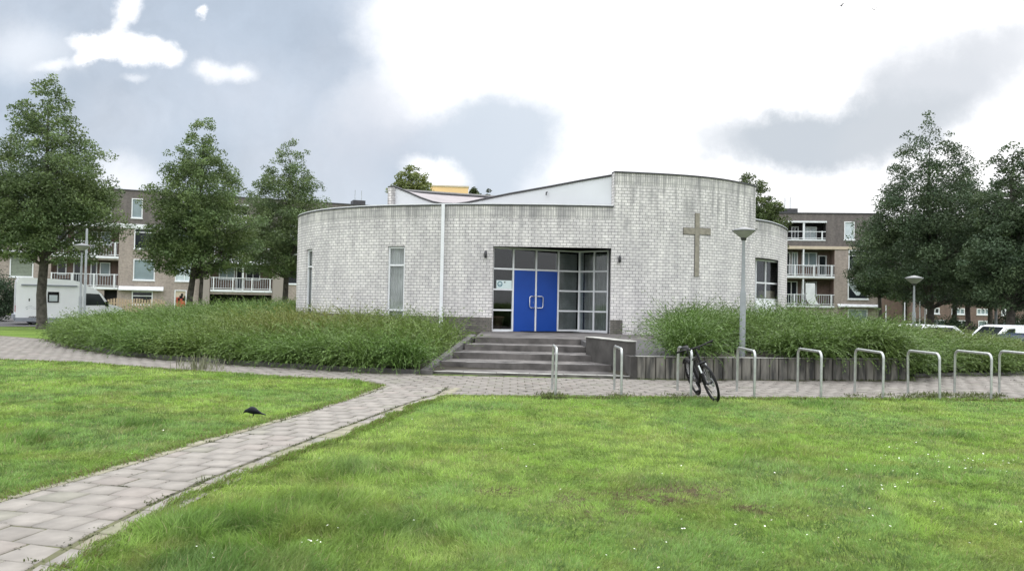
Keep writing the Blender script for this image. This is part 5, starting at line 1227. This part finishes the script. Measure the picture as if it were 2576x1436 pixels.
for px, Y, tp, lb_ in ((2229, 46, 767, 'short white post, leftmost of those right of the apartment block'), (2276, 44, 760, 'thin white post just left of the small lamp on the right'), (2314, 45, 757, 'taller white post just right of the small lamp on the right'), (2327, 47, 772, 'shorter white post beside the trunk of the tallest dark tree')):
    post(px, Y, tp, .036, lb_, name='post', cat='post')

# ------------------------------------------------------------------ vehicles
def prof_body(mb, prof, y0, y1, mi=0, inset=0.):
    n = len(prof); a = [(x, y0, z) for x, z in prof]; b = [(x, y1, z) for x, z in prof]; mb.add(a + b, [(i, (i + 1) % n, n + (i + 1) % n, n + i) for i in range(n)], mi, smooth=False)
    mb.add(a + b, [tuple(range(n)), tuple(reversed(range(n, 2 * n)))], mi)
def wheel(par, x, y, r, w=.2):
    mb = MB(); k = 20; rings = []
    mb.loft([[(x + rr * math.cos(2 * math.pi * i / k), y + dy, r + rr * math.sin(2 * math.pi * i / k)) for i in range(k)] for rr, dy in ((.01, -w / 2), (r * .62, -w / 2), (r * .9, -w / 2), (r, -w / 3), (r, w / 3), (r * .9, w / 2), (.01, w / 2))], 0, False)
    t = mb.build('wheel', 'black', par, world=False); mb = MB(); mb.loft([[(x + rr * math.cos(2 * math.pi * i / k), y + dy, r + rr * math.sin(2 * math.pi * i / k)) for i in range(k)] for rr, dy in ((r * .6, -w / 2 - .004), (r * .5, -w / 2 + .02), (r * .12, -w / 2 - .01), (.005, -w / 2 - .015))], 0, False); mb.build('rim', 'bikegrey', t, world=False)
vo = AT(38, 811, 45); cv_ = thing('camper_van', 'white camper van parked behind the leftmost tree', 'camper van', (vo.x, 45, -.12), R(34))
cv_.scale = (.93, 1, 1)
W = 2.2
mb = MB(); body = [(0, .38), (3.55, .38), (3.55, 2.38), (3.35, 2.52), (3.0, 2.6), (1.8, 2.65), (.42, 2.68), (.22, 2.65), (.09, 2.57), (.02, 2.44), (.0, 2.25)]
prof_body(mb, body, 0, W); mb.build('body', 'vanwhite', cv_, world=False)
mb = MB(); prof_body(mb, [(3.552, .4), (5.5, .4), (6.0, .5), (6.05, .85), (5.75, 1.08), (5.05, 1.25), (4.62, 1.85), (4.3, 2.1), (3.9, 2.28), (3.552, 2.36)], .08, W - .08); cab = mb.build('cab', 'vanwhite', cv_, world=False)
mb = MB(); mb.add([(3.75, .072, 1.15), (4.95, .072, 1.18), (4.5, .072, 1.83), (3.75, .072, 1.85)], [(0, 1, 2, 3)]); mb.build('side_window', 'farglass', cab, world=False)
mb = MB(); mb.add([(5.07, .16, 1.27), (5.07, W - .16, 1.27), (4.66, W - .2, 1.85), (4.66, .2, 1.85)], [(0, 1, 2, 3)]); mb.build('windscreen', 'farglass', cab, world=False)
mb = MB(); mb.box(4.85, 5.02, -.16, .07, 1.12, 1.4); mb.build('wing_mirror', 'black', cab, world=False)
mb = MB(); mb.box(.0, 3.5, -.012, W + .012, .2, .42); mb.build('skirt', 'vangrey', cv_, world=False)
mb = MB(); mb.box(.25, 3.25, -.05, -.002, 2.22, 2.3); mb.build('awning_rail', 'vangrey', cv_, world=False)
mb = MB(); mb.box(1.66, 2.26, -.03, -.002, 1.3, 1.9); wn = mb.build('window', 'black', cv_, world=False)
mb = MB(); mb.box(1.74, 2.18, -.036, -.031, 1.37, 1.72); mb.build('pane', 'paleglass', wn, world=False)
mb = MB(); mb.box(.62, 1.22, -.012, -.002, .5, 2.1); dr = mb.build('door', 'vanwhite', cv_, world=False); mb = MB(); mb.box(.66, .72, -.03, -.013, 1.35, 1.5); mb.build('handle', 'black', dr, world=False)
mb = MB()
for k in range(2): mb.tube([(.5 + .05 * k, -.006, .98 - .1 * k), (.75, -.006, 1.1 - .1 * k), (1.0, -.006, .98 - .08 * k), (1.5, -.006, 1.2 - .1 * k)], .012, 4)
mb.build('side_stripe', 'vangrey', cv_, world=False)
mb = MB(); mb.box(2.35, 2.9, .5, 1.2, 2.6, 2.68); mb.build('roof_hatch', 'black', cv_, world=False)
mb = MB(); mb.tube([(-.02, .25, 1.1), (-.02, .25, 2.5), (.1, .25, 2.66)], .03, 6); mb.tube([(-.02, .6, 1.1), (-.02, .6, 2.5), (.1, .6, 2.66)], .03, 6)
for k in range(5): mb.tube([(-.02, .25, 1.2 + k * .28), (-.02, .6, 1.2 + k * .28)], .02, 5)
mb.build('ladder', 'bikegrey', cv_, world=False)
mb = MB(); mb.box(-.04, .0, .02, .22, .75, 1.1); mb.build('rear_light', 'redlight', cv_, world=False)
mb = MB(); mb.box(-.12, .0, .0, W, .35, .6); mb.build('bumper', 'vangrey', cv_, world=False)
for x in (.95, 4.9):
    for y in (.1, W - .1): wheel(cv_, x, y, .33)
def car(name, label, cat, loc, rz, L, Hh, white='vanwhite', van=False):
    t = thing(name, label, cat, loc, rz); W = 1.75
    mb = MB()
    if van: prof = [(0, .35), (L, .35), (L + .02, .8), (L - .15, 1.0), (L - .85, 1.12), (L - 1.55, Hh - .06), (L - 1.9, Hh), (.12, Hh), (0, Hh - .12)]
    else: prof = [(0, .3), (L, .3), (L + .03, .62), (L - .15, .78), (L - 1.05, .92), (L - 1.75, Hh - .06), (L - 2.2, Hh), (.8, Hh - .05), (.15, .98), (0, .85)]
    n = len(prof); rings = [[(x, y, z if z < 1 else z - (.02 if abs(y - W / 2) > .7 else 0)) for x, z in prof] for y in (0.06, .0, W, W - .06)]
    prof_body(mb, prof, 0, W); b = mb.build('body', white, t, world=False)
    mb = MB(); wz = 1.0
    for yy in (-.004, W + .004):
        if van: mb.add([(L - 1.9, yy, wz + .05), (L - 1.0, yy, wz + .12), (L - 1.6, yy, Hh - .15), (L - 1.9, yy, Hh - .13)], [(0, 1, 2, 3)])
        else: mb.add([(.45, yy, .98), (L - 1.15, yy, .94), (L - 1.78, yy, Hh - .12), (.95, yy, Hh - .13)], [(0, 1, 2, 3)])
    mb.build('side_window', 'farglass', t, world=False)
    mb = MB()
    x1, z1, x2, z2 = (L - .87, 1.14, L - 1.53, Hh - .08) if van else (L - 1.08, .93, L - 1.73, Hh - .08)
    mb.add([(x1 + .012, .12, z1), (x1 + .012, W - .12, z1), (x2 + .012, W - .2, z2), (x2 + .012, .2, z2)], [(0, 1, 2, 3)]); mb.build('windscreen', 'farglass', t, world=False)
    mb = MB()
    for yy in (.1, W - .4): mb.box(L - .02, L + .04, yy, yy + .3, .62, .75)
    mb.build('headlight', 'paleglass', t, world=False)
    mb = MB(); mb.box(L - 1.2, L - 1.05, -.14, .0, .98, 1.12); mb.build('wing_mirror', white, t, world=False)
    for x in (.8, L - .85):
        for y in (.1, W - .1): wheel(t, x, y, .31)
pv = AT(2588, 815, 36); car('delivery_van', 'white delivery van parked at the right edge behind the shrubs', 'van', (pv.x + 1.6, 37.4, float(ground_z(pv.x, 36))), R(186), 4.7, 1.83, van=True)
pc = AT(2450, 815, 35); car('parked_car', 'white car parked left of the white van, mostly hidden by shrubs', 'car', (pc.x + 1.3, 40.2, float(ground_z(pc.x, 40))), R(196), 4.2, 1.45)
pc = AT(2602, 835, 32); car('parked_car', 'dark blue car at the right edge in front of the white van', 'car', (pc.x + 1.3, 32.6, float(ground_z(pc.x, 33))), R(184), 4.2, 1.4, white=simple('dark_blue_paint', (.02, .035, .07), .25, var=.1, bump=0, spec=.5))

# ------------------------------------------------------------------ bicycle
bk = thing('bicycle', 'black bicycle with suspension fork leaning on a steel hoop', 'bicycle', (3.46, 14.93, .0))
bk.matrix_basis = Matrix.Translation((3.50, 14.98, .012)) @ Matrix.Rotation(R(-86.5), 4, 'Z') @ Matrix.Rotation(R(19.5), 4, 'X')
bk.rotation_mode = 'XYZ'
r = .34; hub = Vector((0, 0, r)); fh = Vector((1.06, 0, r)); hb = Vector((.915, 0, .70)); ht = Vector((.862, 0, .86)); bb = Vector((.43, 0, .30)); stp = Vector((.285, 0, .76))
mb = MB(); mb.tube([ht, hb], .024, 10); mb.tube([stp, bb], .018, 8); mb.tube([bb, hb.lerp(ht, .12)], .026, 10); mb.tube([stp - Vector((-.02, 0, .07)), ht.lerp(hb, .25)], .019, 8)
for s_ in (1, -1):
    mb.tube([bb + Vector((-.03, .03 * s_, 0)), hub + Vector((0, .065 * s_, 0))], .011, 6); mb.tube([stp + Vector((.015, .02 * s_, -.06)), hub + Vector((0, .065 * s_, 0))], .010, 6)
mb.build('frame', 'bikeblack', bk, world=False)
ax = (ht - hb).normalized(); steer = Matrix.Translation(hb) @ Matrix.Rotation(R(3), 4, ax) @ Matrix.Translation(-hb)
def sb(mb, name, m, par=bk): return mb.build(name, m, par, world=False)
mb = MB()
for s_ in (1, -1):
    a_ = hb + Vector((.03, .065 * s_, -.02)); e_ = fh + Vector((0, .065 * s_, 0)); md = a_.lerp(e_, .42)
    mb.tube([steer @ md, steer @ e_], .021, 8)
mb.tube([steer @ (hb + Vector((.03, -.08, -.005))), steer @ (hb + Vector((.03, .08, -.005)))], .022, 8); fk = sb(mb, 'fork', 'bikeblack')
mb = MB()
for s_ in (1, -1):
    a_ = hb + Vector((.03, .065 * s_, -.02)); e_ = fh + Vector((0, .065 * s_, 0)); mb.tube([steer @ a_, steer @ a_.lerp(e_, .43)], .0155, 8)
sb(mb, 'stanchion', 'white', fk)
def wheelb(c, mat, nm):
    mb = MB(); mb.torus(c, r - .022, .024, 44, 8, mat); w = sb(mb, 'wheel', 'black')
    mb = MB(); mb.torus(c, r - .052, .012, 40, 6, mat); mb_r = mb.build('rim', 'bikeblack', w, world=False)
    mb = MB()
    for i in range(28):
        a = 2 * math.pi * i / 28; s_ = .03 if i % 2 else -.03
        p = [Vector((c.x + .02 * math.cos(a + .9), c.y + s_, c.z + .02 * math.sin(a + .9))), Vector((c.x + (r - .06) * math.cos(a), c.y, c.z + (r - .06) * math.sin(a)))]
        mb.tube([mat @ q_ if mat else q_ for q_ in p], .0016, 4, cap=False)
    mb.build('spokes', 'bikegrey', w, world=False)
    mb = MB(); k = 20; f = (lambda v: mat @ v) if mat else (lambda v: v)
    mb.tube([f(c + Vector((0, -.055, 0))), f(c + Vector((0, .055, 0)))], .022, 10); mb.build('hub', 'bikeblack', w, world=False)
    mb = MB(); mb.loft([[f(c + Vector((rr * math.cos(2 * math.pi * i / k), dy, rr * math.sin(2 * math.pi * i / k)))) for i in range(k)] for rr, dy in ((.05, .040), (.082, .040), (.082, .043), (.05, .043))], 0, False); mb.build('brake_disc', 'bikegrey', w, world=False)
wheelb(hub, None, 'rear'); wheelb(fh, steer, 'front')
st = ht + ax * .09; mb = MB(); mb.tube([ht, st], .016, 8); mb.tube([steer @ st, steer @ (st + Vector((.07, 0, .03)))], .018, 8); sb(mb, 'stem', 'bikeblack')
hc = st + Vector((.07, 0, .03)); mb = MB(); mb.tube([steer @ (hc + Vector(v)) for v in ((-.05, -.33, .015), (-.02, -.2, .01), (0, -.06, 0), (0, .06, 0), (-.02, .2, .01), (-.05, .33, .015))], .0135, 8); hbo = sb(mb, 'handlebar', 'bikeblack')
for s_ in (1, -1):
    mb = MB(); mb.tube([steer @ (hc + Vector((-.028, .22 * s_, .012))), steer @ (hc + Vector((-.052, .34 * s_, .015)))], .019, 8); mb.build('grip', 'black', hbo, world=False)
    mb = MB(); mb.tube([steer @ (hc + Vector((-.0, .17 * s_, .0))), steer @ (hc + Vector((.045, .2 * s_, -.025))), steer @ (hc + Vector((.035, .28 * s_, -.03)))], .007, 6); mb.build('brake_lever', 'black', hbo, world=False)
mb = MB(); mb.tube([steer @ (hc + Vector((0, .12, 0))), steer @ (hc + Vector((.09, .1, -.06))), steer @ (hb + Vector((.1, .05, .02))), steer @ (fh + Vector((.03, .08, .05)))], .004, 5); mb.tube([steer @ (hc + Vector((0, -.12, 0))), steer @ (hc + Vector((.08, -.08, -.05))), hb.lerp(bb, .15) + Vector((0, -.03, 0))], .004, 5); sb(mb, 'cable', 'black')
mb = MB(); mb.box(-.02, .02, -.02, .02, -.02, .02, 0, Matrix.Translation(steer @ (hc + Vector((.04, .03, -.03))))); sb(mb, 'headlight', 'black')
sp = stp + (stp - bb).normalized() * .15; mb = MB(); mb.tube([stp, sp], .0135, 8); sb(mb, 'seat_post', 'bikeblack')
rings = []
for xx, w_, zt_, zb in ((-.13, .06, .05, .02), (-.11, .075, .062, .015), (-.05, .07, .055, .012), (.02, .04, .045, .012), (.1, .022, .04, .012), (.15, .012, .03, .015)):
    rings.append([Vector((sp.x + xx, w_ * math.cos(a * math.pi / 5), sp.z + (zt_ + zb) / 2 + (zt_ - zb) / 2 * math.sin(a * math.pi / 5))) for a in range(10)])
mb = MB(); mb.loft(rings, 0, True); sb(mb, 'saddle', 'black')
mb = MB(); k = 24; mb.loft([[bb + Vector((rr * math.cos(2 * math.pi * i / k), dy, rr * math.sin(2 * math.pi * i / k))) for i in range(k)] for rr, dy in ((.05, -.05), (.092, -.05), (.092, -.056), (.05, -.056))], 0, False)
mb.tube([bb + Vector((0, -.07, 0)), bb + Vector((.12, -.075, -.12))], .012, 6); mb.tube([bb + Vector((0, .06, 0)), bb + Vector((-.12, .065, .12))], .012, 6); mb.tube([bb + Vector((0, -.08, 0)), bb + Vector((0, .07, 0))], .018, 8); cr_ = sb(mb, 'crank', 'bikeblack')
for v, s_ in ((Vector((.12, -.12, -.12)), 1), (Vector((-.12, .11, .12)), 1)):
    mb = MB(); mb.box(-.04, .04, -.045, .045, -.012, .012, 0, Matrix.Translation(bb + v)); mb.build('pedal', 'black', cr_, world=False)
mb = MB(); mb.tube([hub + Vector((0, -.05, .045)), bb + Vector((0, -.053, .092))], .005, 4); mb.tube([hub + Vector((0, -.05, -.045)), bb + Vector((0, -.053, -.092))], .005, 4); sb(mb, 'chain', 'bikegrey')
mb = MB(); mb.loft([[hub + Vector((rr * math.cos(2 * math.pi * i / k), dy, rr * math.sin(2 * math.pi * i / k))) for i in range(k)] for rr, dy in ((.02, -.03), (.05, -.035), (.03, -.055), (.02, -.055))], 0, False); sb(mb, 'sprocket', 'bikegrey')
# rear mudguard
rings = []
for i in range(13):
    a = R(20 + i * 10); rings.append([hub + Vector((.375 * math.cos(a), y_, .375 * math.sin(a) + (0.006 if abs(y_) < .02 else 0))) for y_ in (-.03, -.015, .015, .03)])
mb = MB(); mb.loft(rings, 0, False, True, closed=False); sb(mb, 'mudguard', 'black')
mb = MB(); mb.tube([bb + Vector((-.05, .05, 0)), Vector((.33, .17, .02))], .009, 6); sb(mb, 'kickstand', 'bikeblack')

# ------------------------------------------------------------------ birds
def bird_body(sec, legs=True):
    mb = MB(); rings = []
    for x, z, ry, rz in sec: rings.append([(x, ry * math.cos(a * math.pi / 6), z + rz * math.sin(a * math.pi / 6)) for a in range(12)])
    mb.loft(rings, 0, True); return mb
gb = G(637, 1051)
crow = thing('crow', 'black crow pecking on the left lawn beside the path', 'bird', (gb.x, gb.y, .0), R(8))
k = .92
sec = [(-.152, .040, .002, .003), (-.142, .056, .007, .008), (-.128, .078, .018, .020), (-.110, .086, .024, .025), (-.092, .088, .026, .027), (-.07, .094, .036, .040), (-.035, .098, .050, .056), (.0, .094, .054, .060), (.04, .082, .048, .050), (.075, .064, .034, .032), (.10, .052, .024, .018), (.14, .040, .024, .012), (.175, .028, .026, .010), (.182, .026, .020, .005)]
mb = bird_body([(x * k, z * k + .02, a * k, b * k) for x, z, a, b in sec]); bo_ = mb.build('body', 'feather', crow, world=False); md_ = bo_.modifiers.new('smooth', 'SUBSURF'); md_.levels = md_.render_levels = 2
for s_ in (1, -1):
    mb = MB(); mb.tube([(.0, .018 * s_, .095), (.004, .02 * s_, .05), (-.006, .02 * s_, .012)], [.016, .006, .004], 6)
    for a in (-.5, 0, .5): mb.tube([(-.006, .02 * s_, .014), (-.036, .02 * s_ + .02 * a, .008)], .003, 4)
    mb.tube([(-.006, .02 * s_, .014), (.014, .02 * s_, .008)], .003, 4); mb.build('leg', 'beak', crow, world=False)
    rings = []
    for x, z, w in ((-.07, .10, .010), (-.03, .104, .034), (.03, .09, .034), (.08, .066, .022), (.125, .046, .005)): rings.append([(x * k, s_ * (.038 * k), z * k + .02 + w * .7), (x * k, s_ * (.056 * k if -.05 < x < .07 else .036 * k), z * k + .02), (x * k, s_ * .036 * k, z * k + .02 - w * .8)])
    mb = MB(); mb.loft(rings, 0, False, True, closed=False); wo_ = mb.build('wing', 'feather', crow, world=False); md_ = wo_.modifiers.new('smooth', 'SUBSURF'); md_.levels = md_.render_levels = 2
def flyer(px, py, Y, label, rz, flap):
    p = AT(px, py, Y); o = thing('flying_bird', label, 'bird', tuple(p), rz, 'birds in the sky')
    mb = bird_body([(-.2, 0, .01, .01), (-.14, .01, .04, .04), (0, 0, .06, .055), (.14, 0, .03, .025), (.24, .01, .04, .006)]); mb.build('body', 'feather', o, world=False)
    for s_ in (1, -1):
        mb = MB(); mb.loft([[(-.08, .04 * s_, .02), (.08, .04 * s_, .02), (.08, .04 * s_, .012)], [(-.1, .22 * s_, .02 + flap * .15), (.07, .22 * s_, .02 + flap * .15), (.07, .22 * s_, .012 + flap * .15)], [(-.02, .5 * s_, .02 + flap * .22), (.06, .48 * s_, .02 + flap * .22), (.06, .48 * s_, .015 + flap * .22)]], 0, True, False); mb.build('wing', 'feather', o, world=False)
flyer(2116, 16, 95, 'small dark bird flying at the top of the white sky, left of two', R(20), .9)
flyer(2199, 25, 110, 'small dark bird flying at the top of the white sky, right of two', R(70), 1.2)

# ------------------------------------------------------------------ sky
w = bpy.data.worlds.new("World"); scn.world = w; w.use_nodes = True; nt = w.node_tree; nt.nodes.clear()
def N_(k, **kw):
    x = nt.nodes.new(k)
    for a, v in kw.items(): setattr(x, a, v)
    return x
def L_(a, ao, b, bi): nt.links.new(a.outputs[ao], b.inputs[bi])
def mth(op, a, b=None, clamp=False):
    x = N_('ShaderNodeMath', operation=op, use_clamp=clamp)
    for i, v in enumerate((a, b)):
        if v is None: continue
        if isinstance(v, (int, float)): x.inputs[i].default_value = v
        else: nt.links.new(v, x.inputs[i])
    return x.outputs[0]
SUN_EL, SUN_AZ = 48, 32          # degrees; azimuth from +Y towards +X
out = N_('ShaderNodeOutputWorld'); bg = N_('ShaderNodeBackground'); L_(bg, 0, out, 0); bg.inputs[1].default_value = .1
sky = N_('ShaderNodeTexSky', sky_type='NISHITA'); sky.sun_disc = False; sky.sun_elevation = R(SUN_EL); sky.sun_rotation = R(SUN_AZ)
tc = N_('ShaderNodeTexCoord'); sep = N_('ShaderNodeSeparateXYZ'); L_(tc, 'Generated', sep, 0)
yy = mth('MAXIMUM', sep.outputs[1], .06); u = mth('DIVIDE', sep.outputs[0], yy); v = mth('DIVIDE', sep.outputs[2], yy)
uv = N_('ShaderNodeCombineXYZ'); nt.links.new(u, uv.inputs[0]); nt.links.new(v, uv.inputs[1])
nz = N_('ShaderNodeTexNoise'); nz.inputs['Scale'].default_value = 11; nz.inputs['Detail'].default_value = 9; nz.inputs['Roughness'].default_value = .66; L_(uv, 0, nz, 'Vector')
sb_ = N_('ShaderNodeVectorMath', operation='SUBTRACT'); L_(nz, 1, sb_, 0); sb_.inputs[1].default_value = (.5, .5, .5)
sc_ = N_('ShaderNodeVectorMath', operation='SCALE'); L_(sb_, 0, sc_, 0); sc_.inputs['Scale'].default_value = .055
wv_ = N_('ShaderNodeVectorMath', operation='ADD'); L_(uv, 0, wv_, 0); L_(sc_, 0, wv_, 1)
nzb = N_('ShaderNodeTexNoise'); nzb.inputs['Scale'].default_value = 5; nzb.inputs['Detail'].default_value = 9; nzb.inputs['Roughness'].default_value = .62; L_(uv, 0, nzb, 'Vector')
sbb = N_('ShaderNodeVectorMath', operation='SUBTRACT'); L_(nzb, 1, sbb, 0); sbb.inputs[1].default_value = (.5, .5, .5)
scb = N_('ShaderNodeVectorMath', operation='SCALE'); L_(sbb, 0, scb, 0); scb.inputs['Scale'].default_value = .16
wvb = N_('ShaderNodeVectorMath', operation='ADD'); L_(uv, 0, wvb, 0); L_(scb, 0, wvb, 1)
cur = None
def mixc(fac, a, b):
    x = N_('ShaderNodeMix', data_type='RGBA')
    if isinstance(fac, (int, float)): x.inputs[0].default_value = fac
    else: nt.links.new(fac, x.inputs[0])
    for k, c in ((6, a), (7, b)):
        if isinstance(c, tuple): x.inputs[k].default_value = (*c, 1)
        else: nt.links.new(c, x.inputs[k])
    return x.outputs[2]
def blob(px, py, rx, ry, rot=0., soft=.5, amt=1.):
    d = ray(px, py); cu, cv2 = d.x / d.y, d.z / d.y
    mp = N_('ShaderNodeMapping', vector_type='TEXTURE'); L_(wvb if rx > 110 else wv_, 0, mp, 0); mp.inputs['Location'].default_value = (cu, cv2, 0); mp.inputs['Rotation'].default_value = (0, 0, R(rot)); mp.inputs['Scale'].default_value = (rx / FPX, ry / FPX, 1)
    ln = N_('ShaderNodeVectorMath', operation='LENGTH'); L_(mp, 0, ln, 0)
    mr = N_('ShaderNodeMapRange', interpolation_type='SMOOTHSTEP'); L_(ln, 'Value', mr, 0); mr.inputs[1].default_value = 1 + soft; mr.inputs[2].default_value = 1 - soft; mr.inputs[3].default_value = 0; mr.inputs[4].default_value = amt
    return mr.outputs[0]
WHITE = (12.2, 12.2, 12.4); GREY = (5.7, 6.35, 7.4)
ns = N_('ShaderNodeTexNoise'); ns.inputs['Scale'].default_value = 3.2; ns.inputs['Detail'].default_value = 6; L_(uv, 0, ns, 'Vector')
mr = N_('ShaderNodeMapRange', interpolation_type='SMOOTHSTEP'); L_(ns, 0, mr, 0); mr.inputs[1].default_value = .42; mr.inputs[2].default_value = .72
nf = N_('ShaderNodeTexNoise'); nf.inputs['Scale'].default_value = 7; nf.inputs['Detail'].default_value = 9; nf.inputs['Roughness'].default_value = .6; L_(wvb, 0, nf, 'Vector')
base0 = mixc(mr.outputs[0], (5.1, 5.85, 6.85), (6.2, 6.65, 7.4)); mrf = N_('ShaderNodeMapRange'); L_(nf, 0, mrf, 0); mrf.inputs[1].default_value = .3; mrf.inputs[2].default_value = .7; mrf.inputs[3].default_value = .90; mrf.inputs[4].default_value = 1.12
bsc = N_('ShaderNodeVectorMath', operation='SCALE'); nt.links.new(base0, bsc.inputs[0]); L_(mrf, 0, bsc, 'Scale'); base = bsc.outputs[0]
cur = mixc(.12, base, sky.outputs[0])
for b in (blob(1990, 120, 950, 420, 0, .24), blob(2150, 480, 760, 260, 0, .4), blob(1080, 235, 200, 90, 15, .7, .8), blob(1200, 60, 260, 200, 0, .5)): cur = mixc(b, cur, WHITE)
for b, c in ((blob(1255, 365, 190, 125, 20, .42, .95), (6.3, 7.0, 7.9)), (blob(2350, 235, 230, 120, 34, .6, .92), (6.5, 6.85, 7.4)), (blob(2060, 345, 310, 80, 8, .45, 1.), (5.7, 6.2, 6.8)), (blob(2250, 330, 150, 70, 15, .6, .8), (6.1, 6.5, 7.0)), (blob(2530, 125, 150, 50, 0, .7, .7), (7.0, 7.3, 7.8)), (blob(1620, 425, 60, 25, 0, .7, .5), (8, 8.3, 8.8)), (blob(950, 330, 130, 120, 0, .6, .7), (6.6, 7.0, 7.8))): cur = mixc(b, cur, c)
for b in (blob(1095, 440, 75, 42, -20, .5, .95), blob(232, 108, 64, 28, 0, .38), blob(320, 114, 100, 38, -5, .34), blob(412, 124, 56, 32, -12, .36), blob(208, 140, 32, 18, 30, .5), blob(296, 66, 14, 34, -20, .9, .7), blob(322, 14, 26, 34, -25, .6, .95), blob(540, 172, 34, 22, -5, .8, .75), blob(605, 184, 34, 18, -5, .9, .7), blob(140, 168, 40, 12, 0, .9, .6), blob(318, 452, 85, 55, 0, .8, .6), blob(335, 186, 26, 10, 0, .9, .4), blob(512, 20, 12, 12, 0, .6, .8), blob(60, 130, 110, 60, 0, .9, .4)): cur = mixc(b, cur, (11.4, 11.5, 11.8))
# outside the seen part of the sky: bright broken overcast, brightest overhead
n3 = N_('ShaderNodeTexNoise'); n3.inputs['Scale'].default_value = 2.2; n3.inputs['Detail'].default_value = 5; L_(tc, 'Generated', n3, 'Vector')
mr3 = N_('ShaderNodeMapRange'); L_(n3, 0, mr3, 0); mr3.inputs[1].default_value = .3; mr3.inputs[2].default_value = .7
zc0 = mth('MAXIMUM', sep.outputs[2], 0.); cie = mth('ADD', mth('MULTIPLY', zc0, .68), .32)
over0 = mixc(mr3.outputs[0], (26.0, 26.8, 28.4), (33, 33.4, 34.2))
ov = N_('ShaderNodeVectorMath', operation='SCALE'); nt.links.new(over0, ov.inputs[0]); nt.links.new(cie, ov.inputs['Scale']); over = ov.outputs[0]
hi = N_('ShaderNodeMapRange', interpolation_type='SMOOTHSTEP'); nt.links.new(v, hi.inputs[0]); hi.inputs[1].default_value = .44; hi.inputs[2].default_value = .85
bk_ = N_('ShaderNodeMapRange', interpolation_type='SMOOTHSTEP'); nt.links.new(sep.outputs[1], bk_.inputs[0]); bk_.inputs[1].default_value = .45; bk_.inputs[2].default_value = .1
fac = mth('MAXIMUM', hi.outputs[0], bk_.outputs[0])
cur = mixc(fac, cur, over)
nt.links.new(cur, bg.inputs[0])
sun = bpy.data.lights.new('sun', 'SUN'); sun.energy = 1.1; sun.angle = R(35); sun.color = (1, .96, .9); so = bpy.data.objects.new('sun', sun); COL.objects.link(so)
sd = Vector((math.sin(R(SUN_AZ)) * math.cos(R(SUN_EL)), math.cos(R(SUN_AZ)) * math.cos(R(SUN_EL)), math.sin(R(SUN_EL))))
so.rotation_euler = sd.to_track_quat('Z', 'Y').to_euler()

vs = scn.view_settings; vs.view_transform = 'Standard'; vs.look = 'None'; vs.exposure = .12; vs.gamma = 1.; vs.use_curve_mapping = False
scn.cycles.max_bounces = 7; scn.cycles.transparent_max_bounces = 12; scn.cycles.use_denoising = True
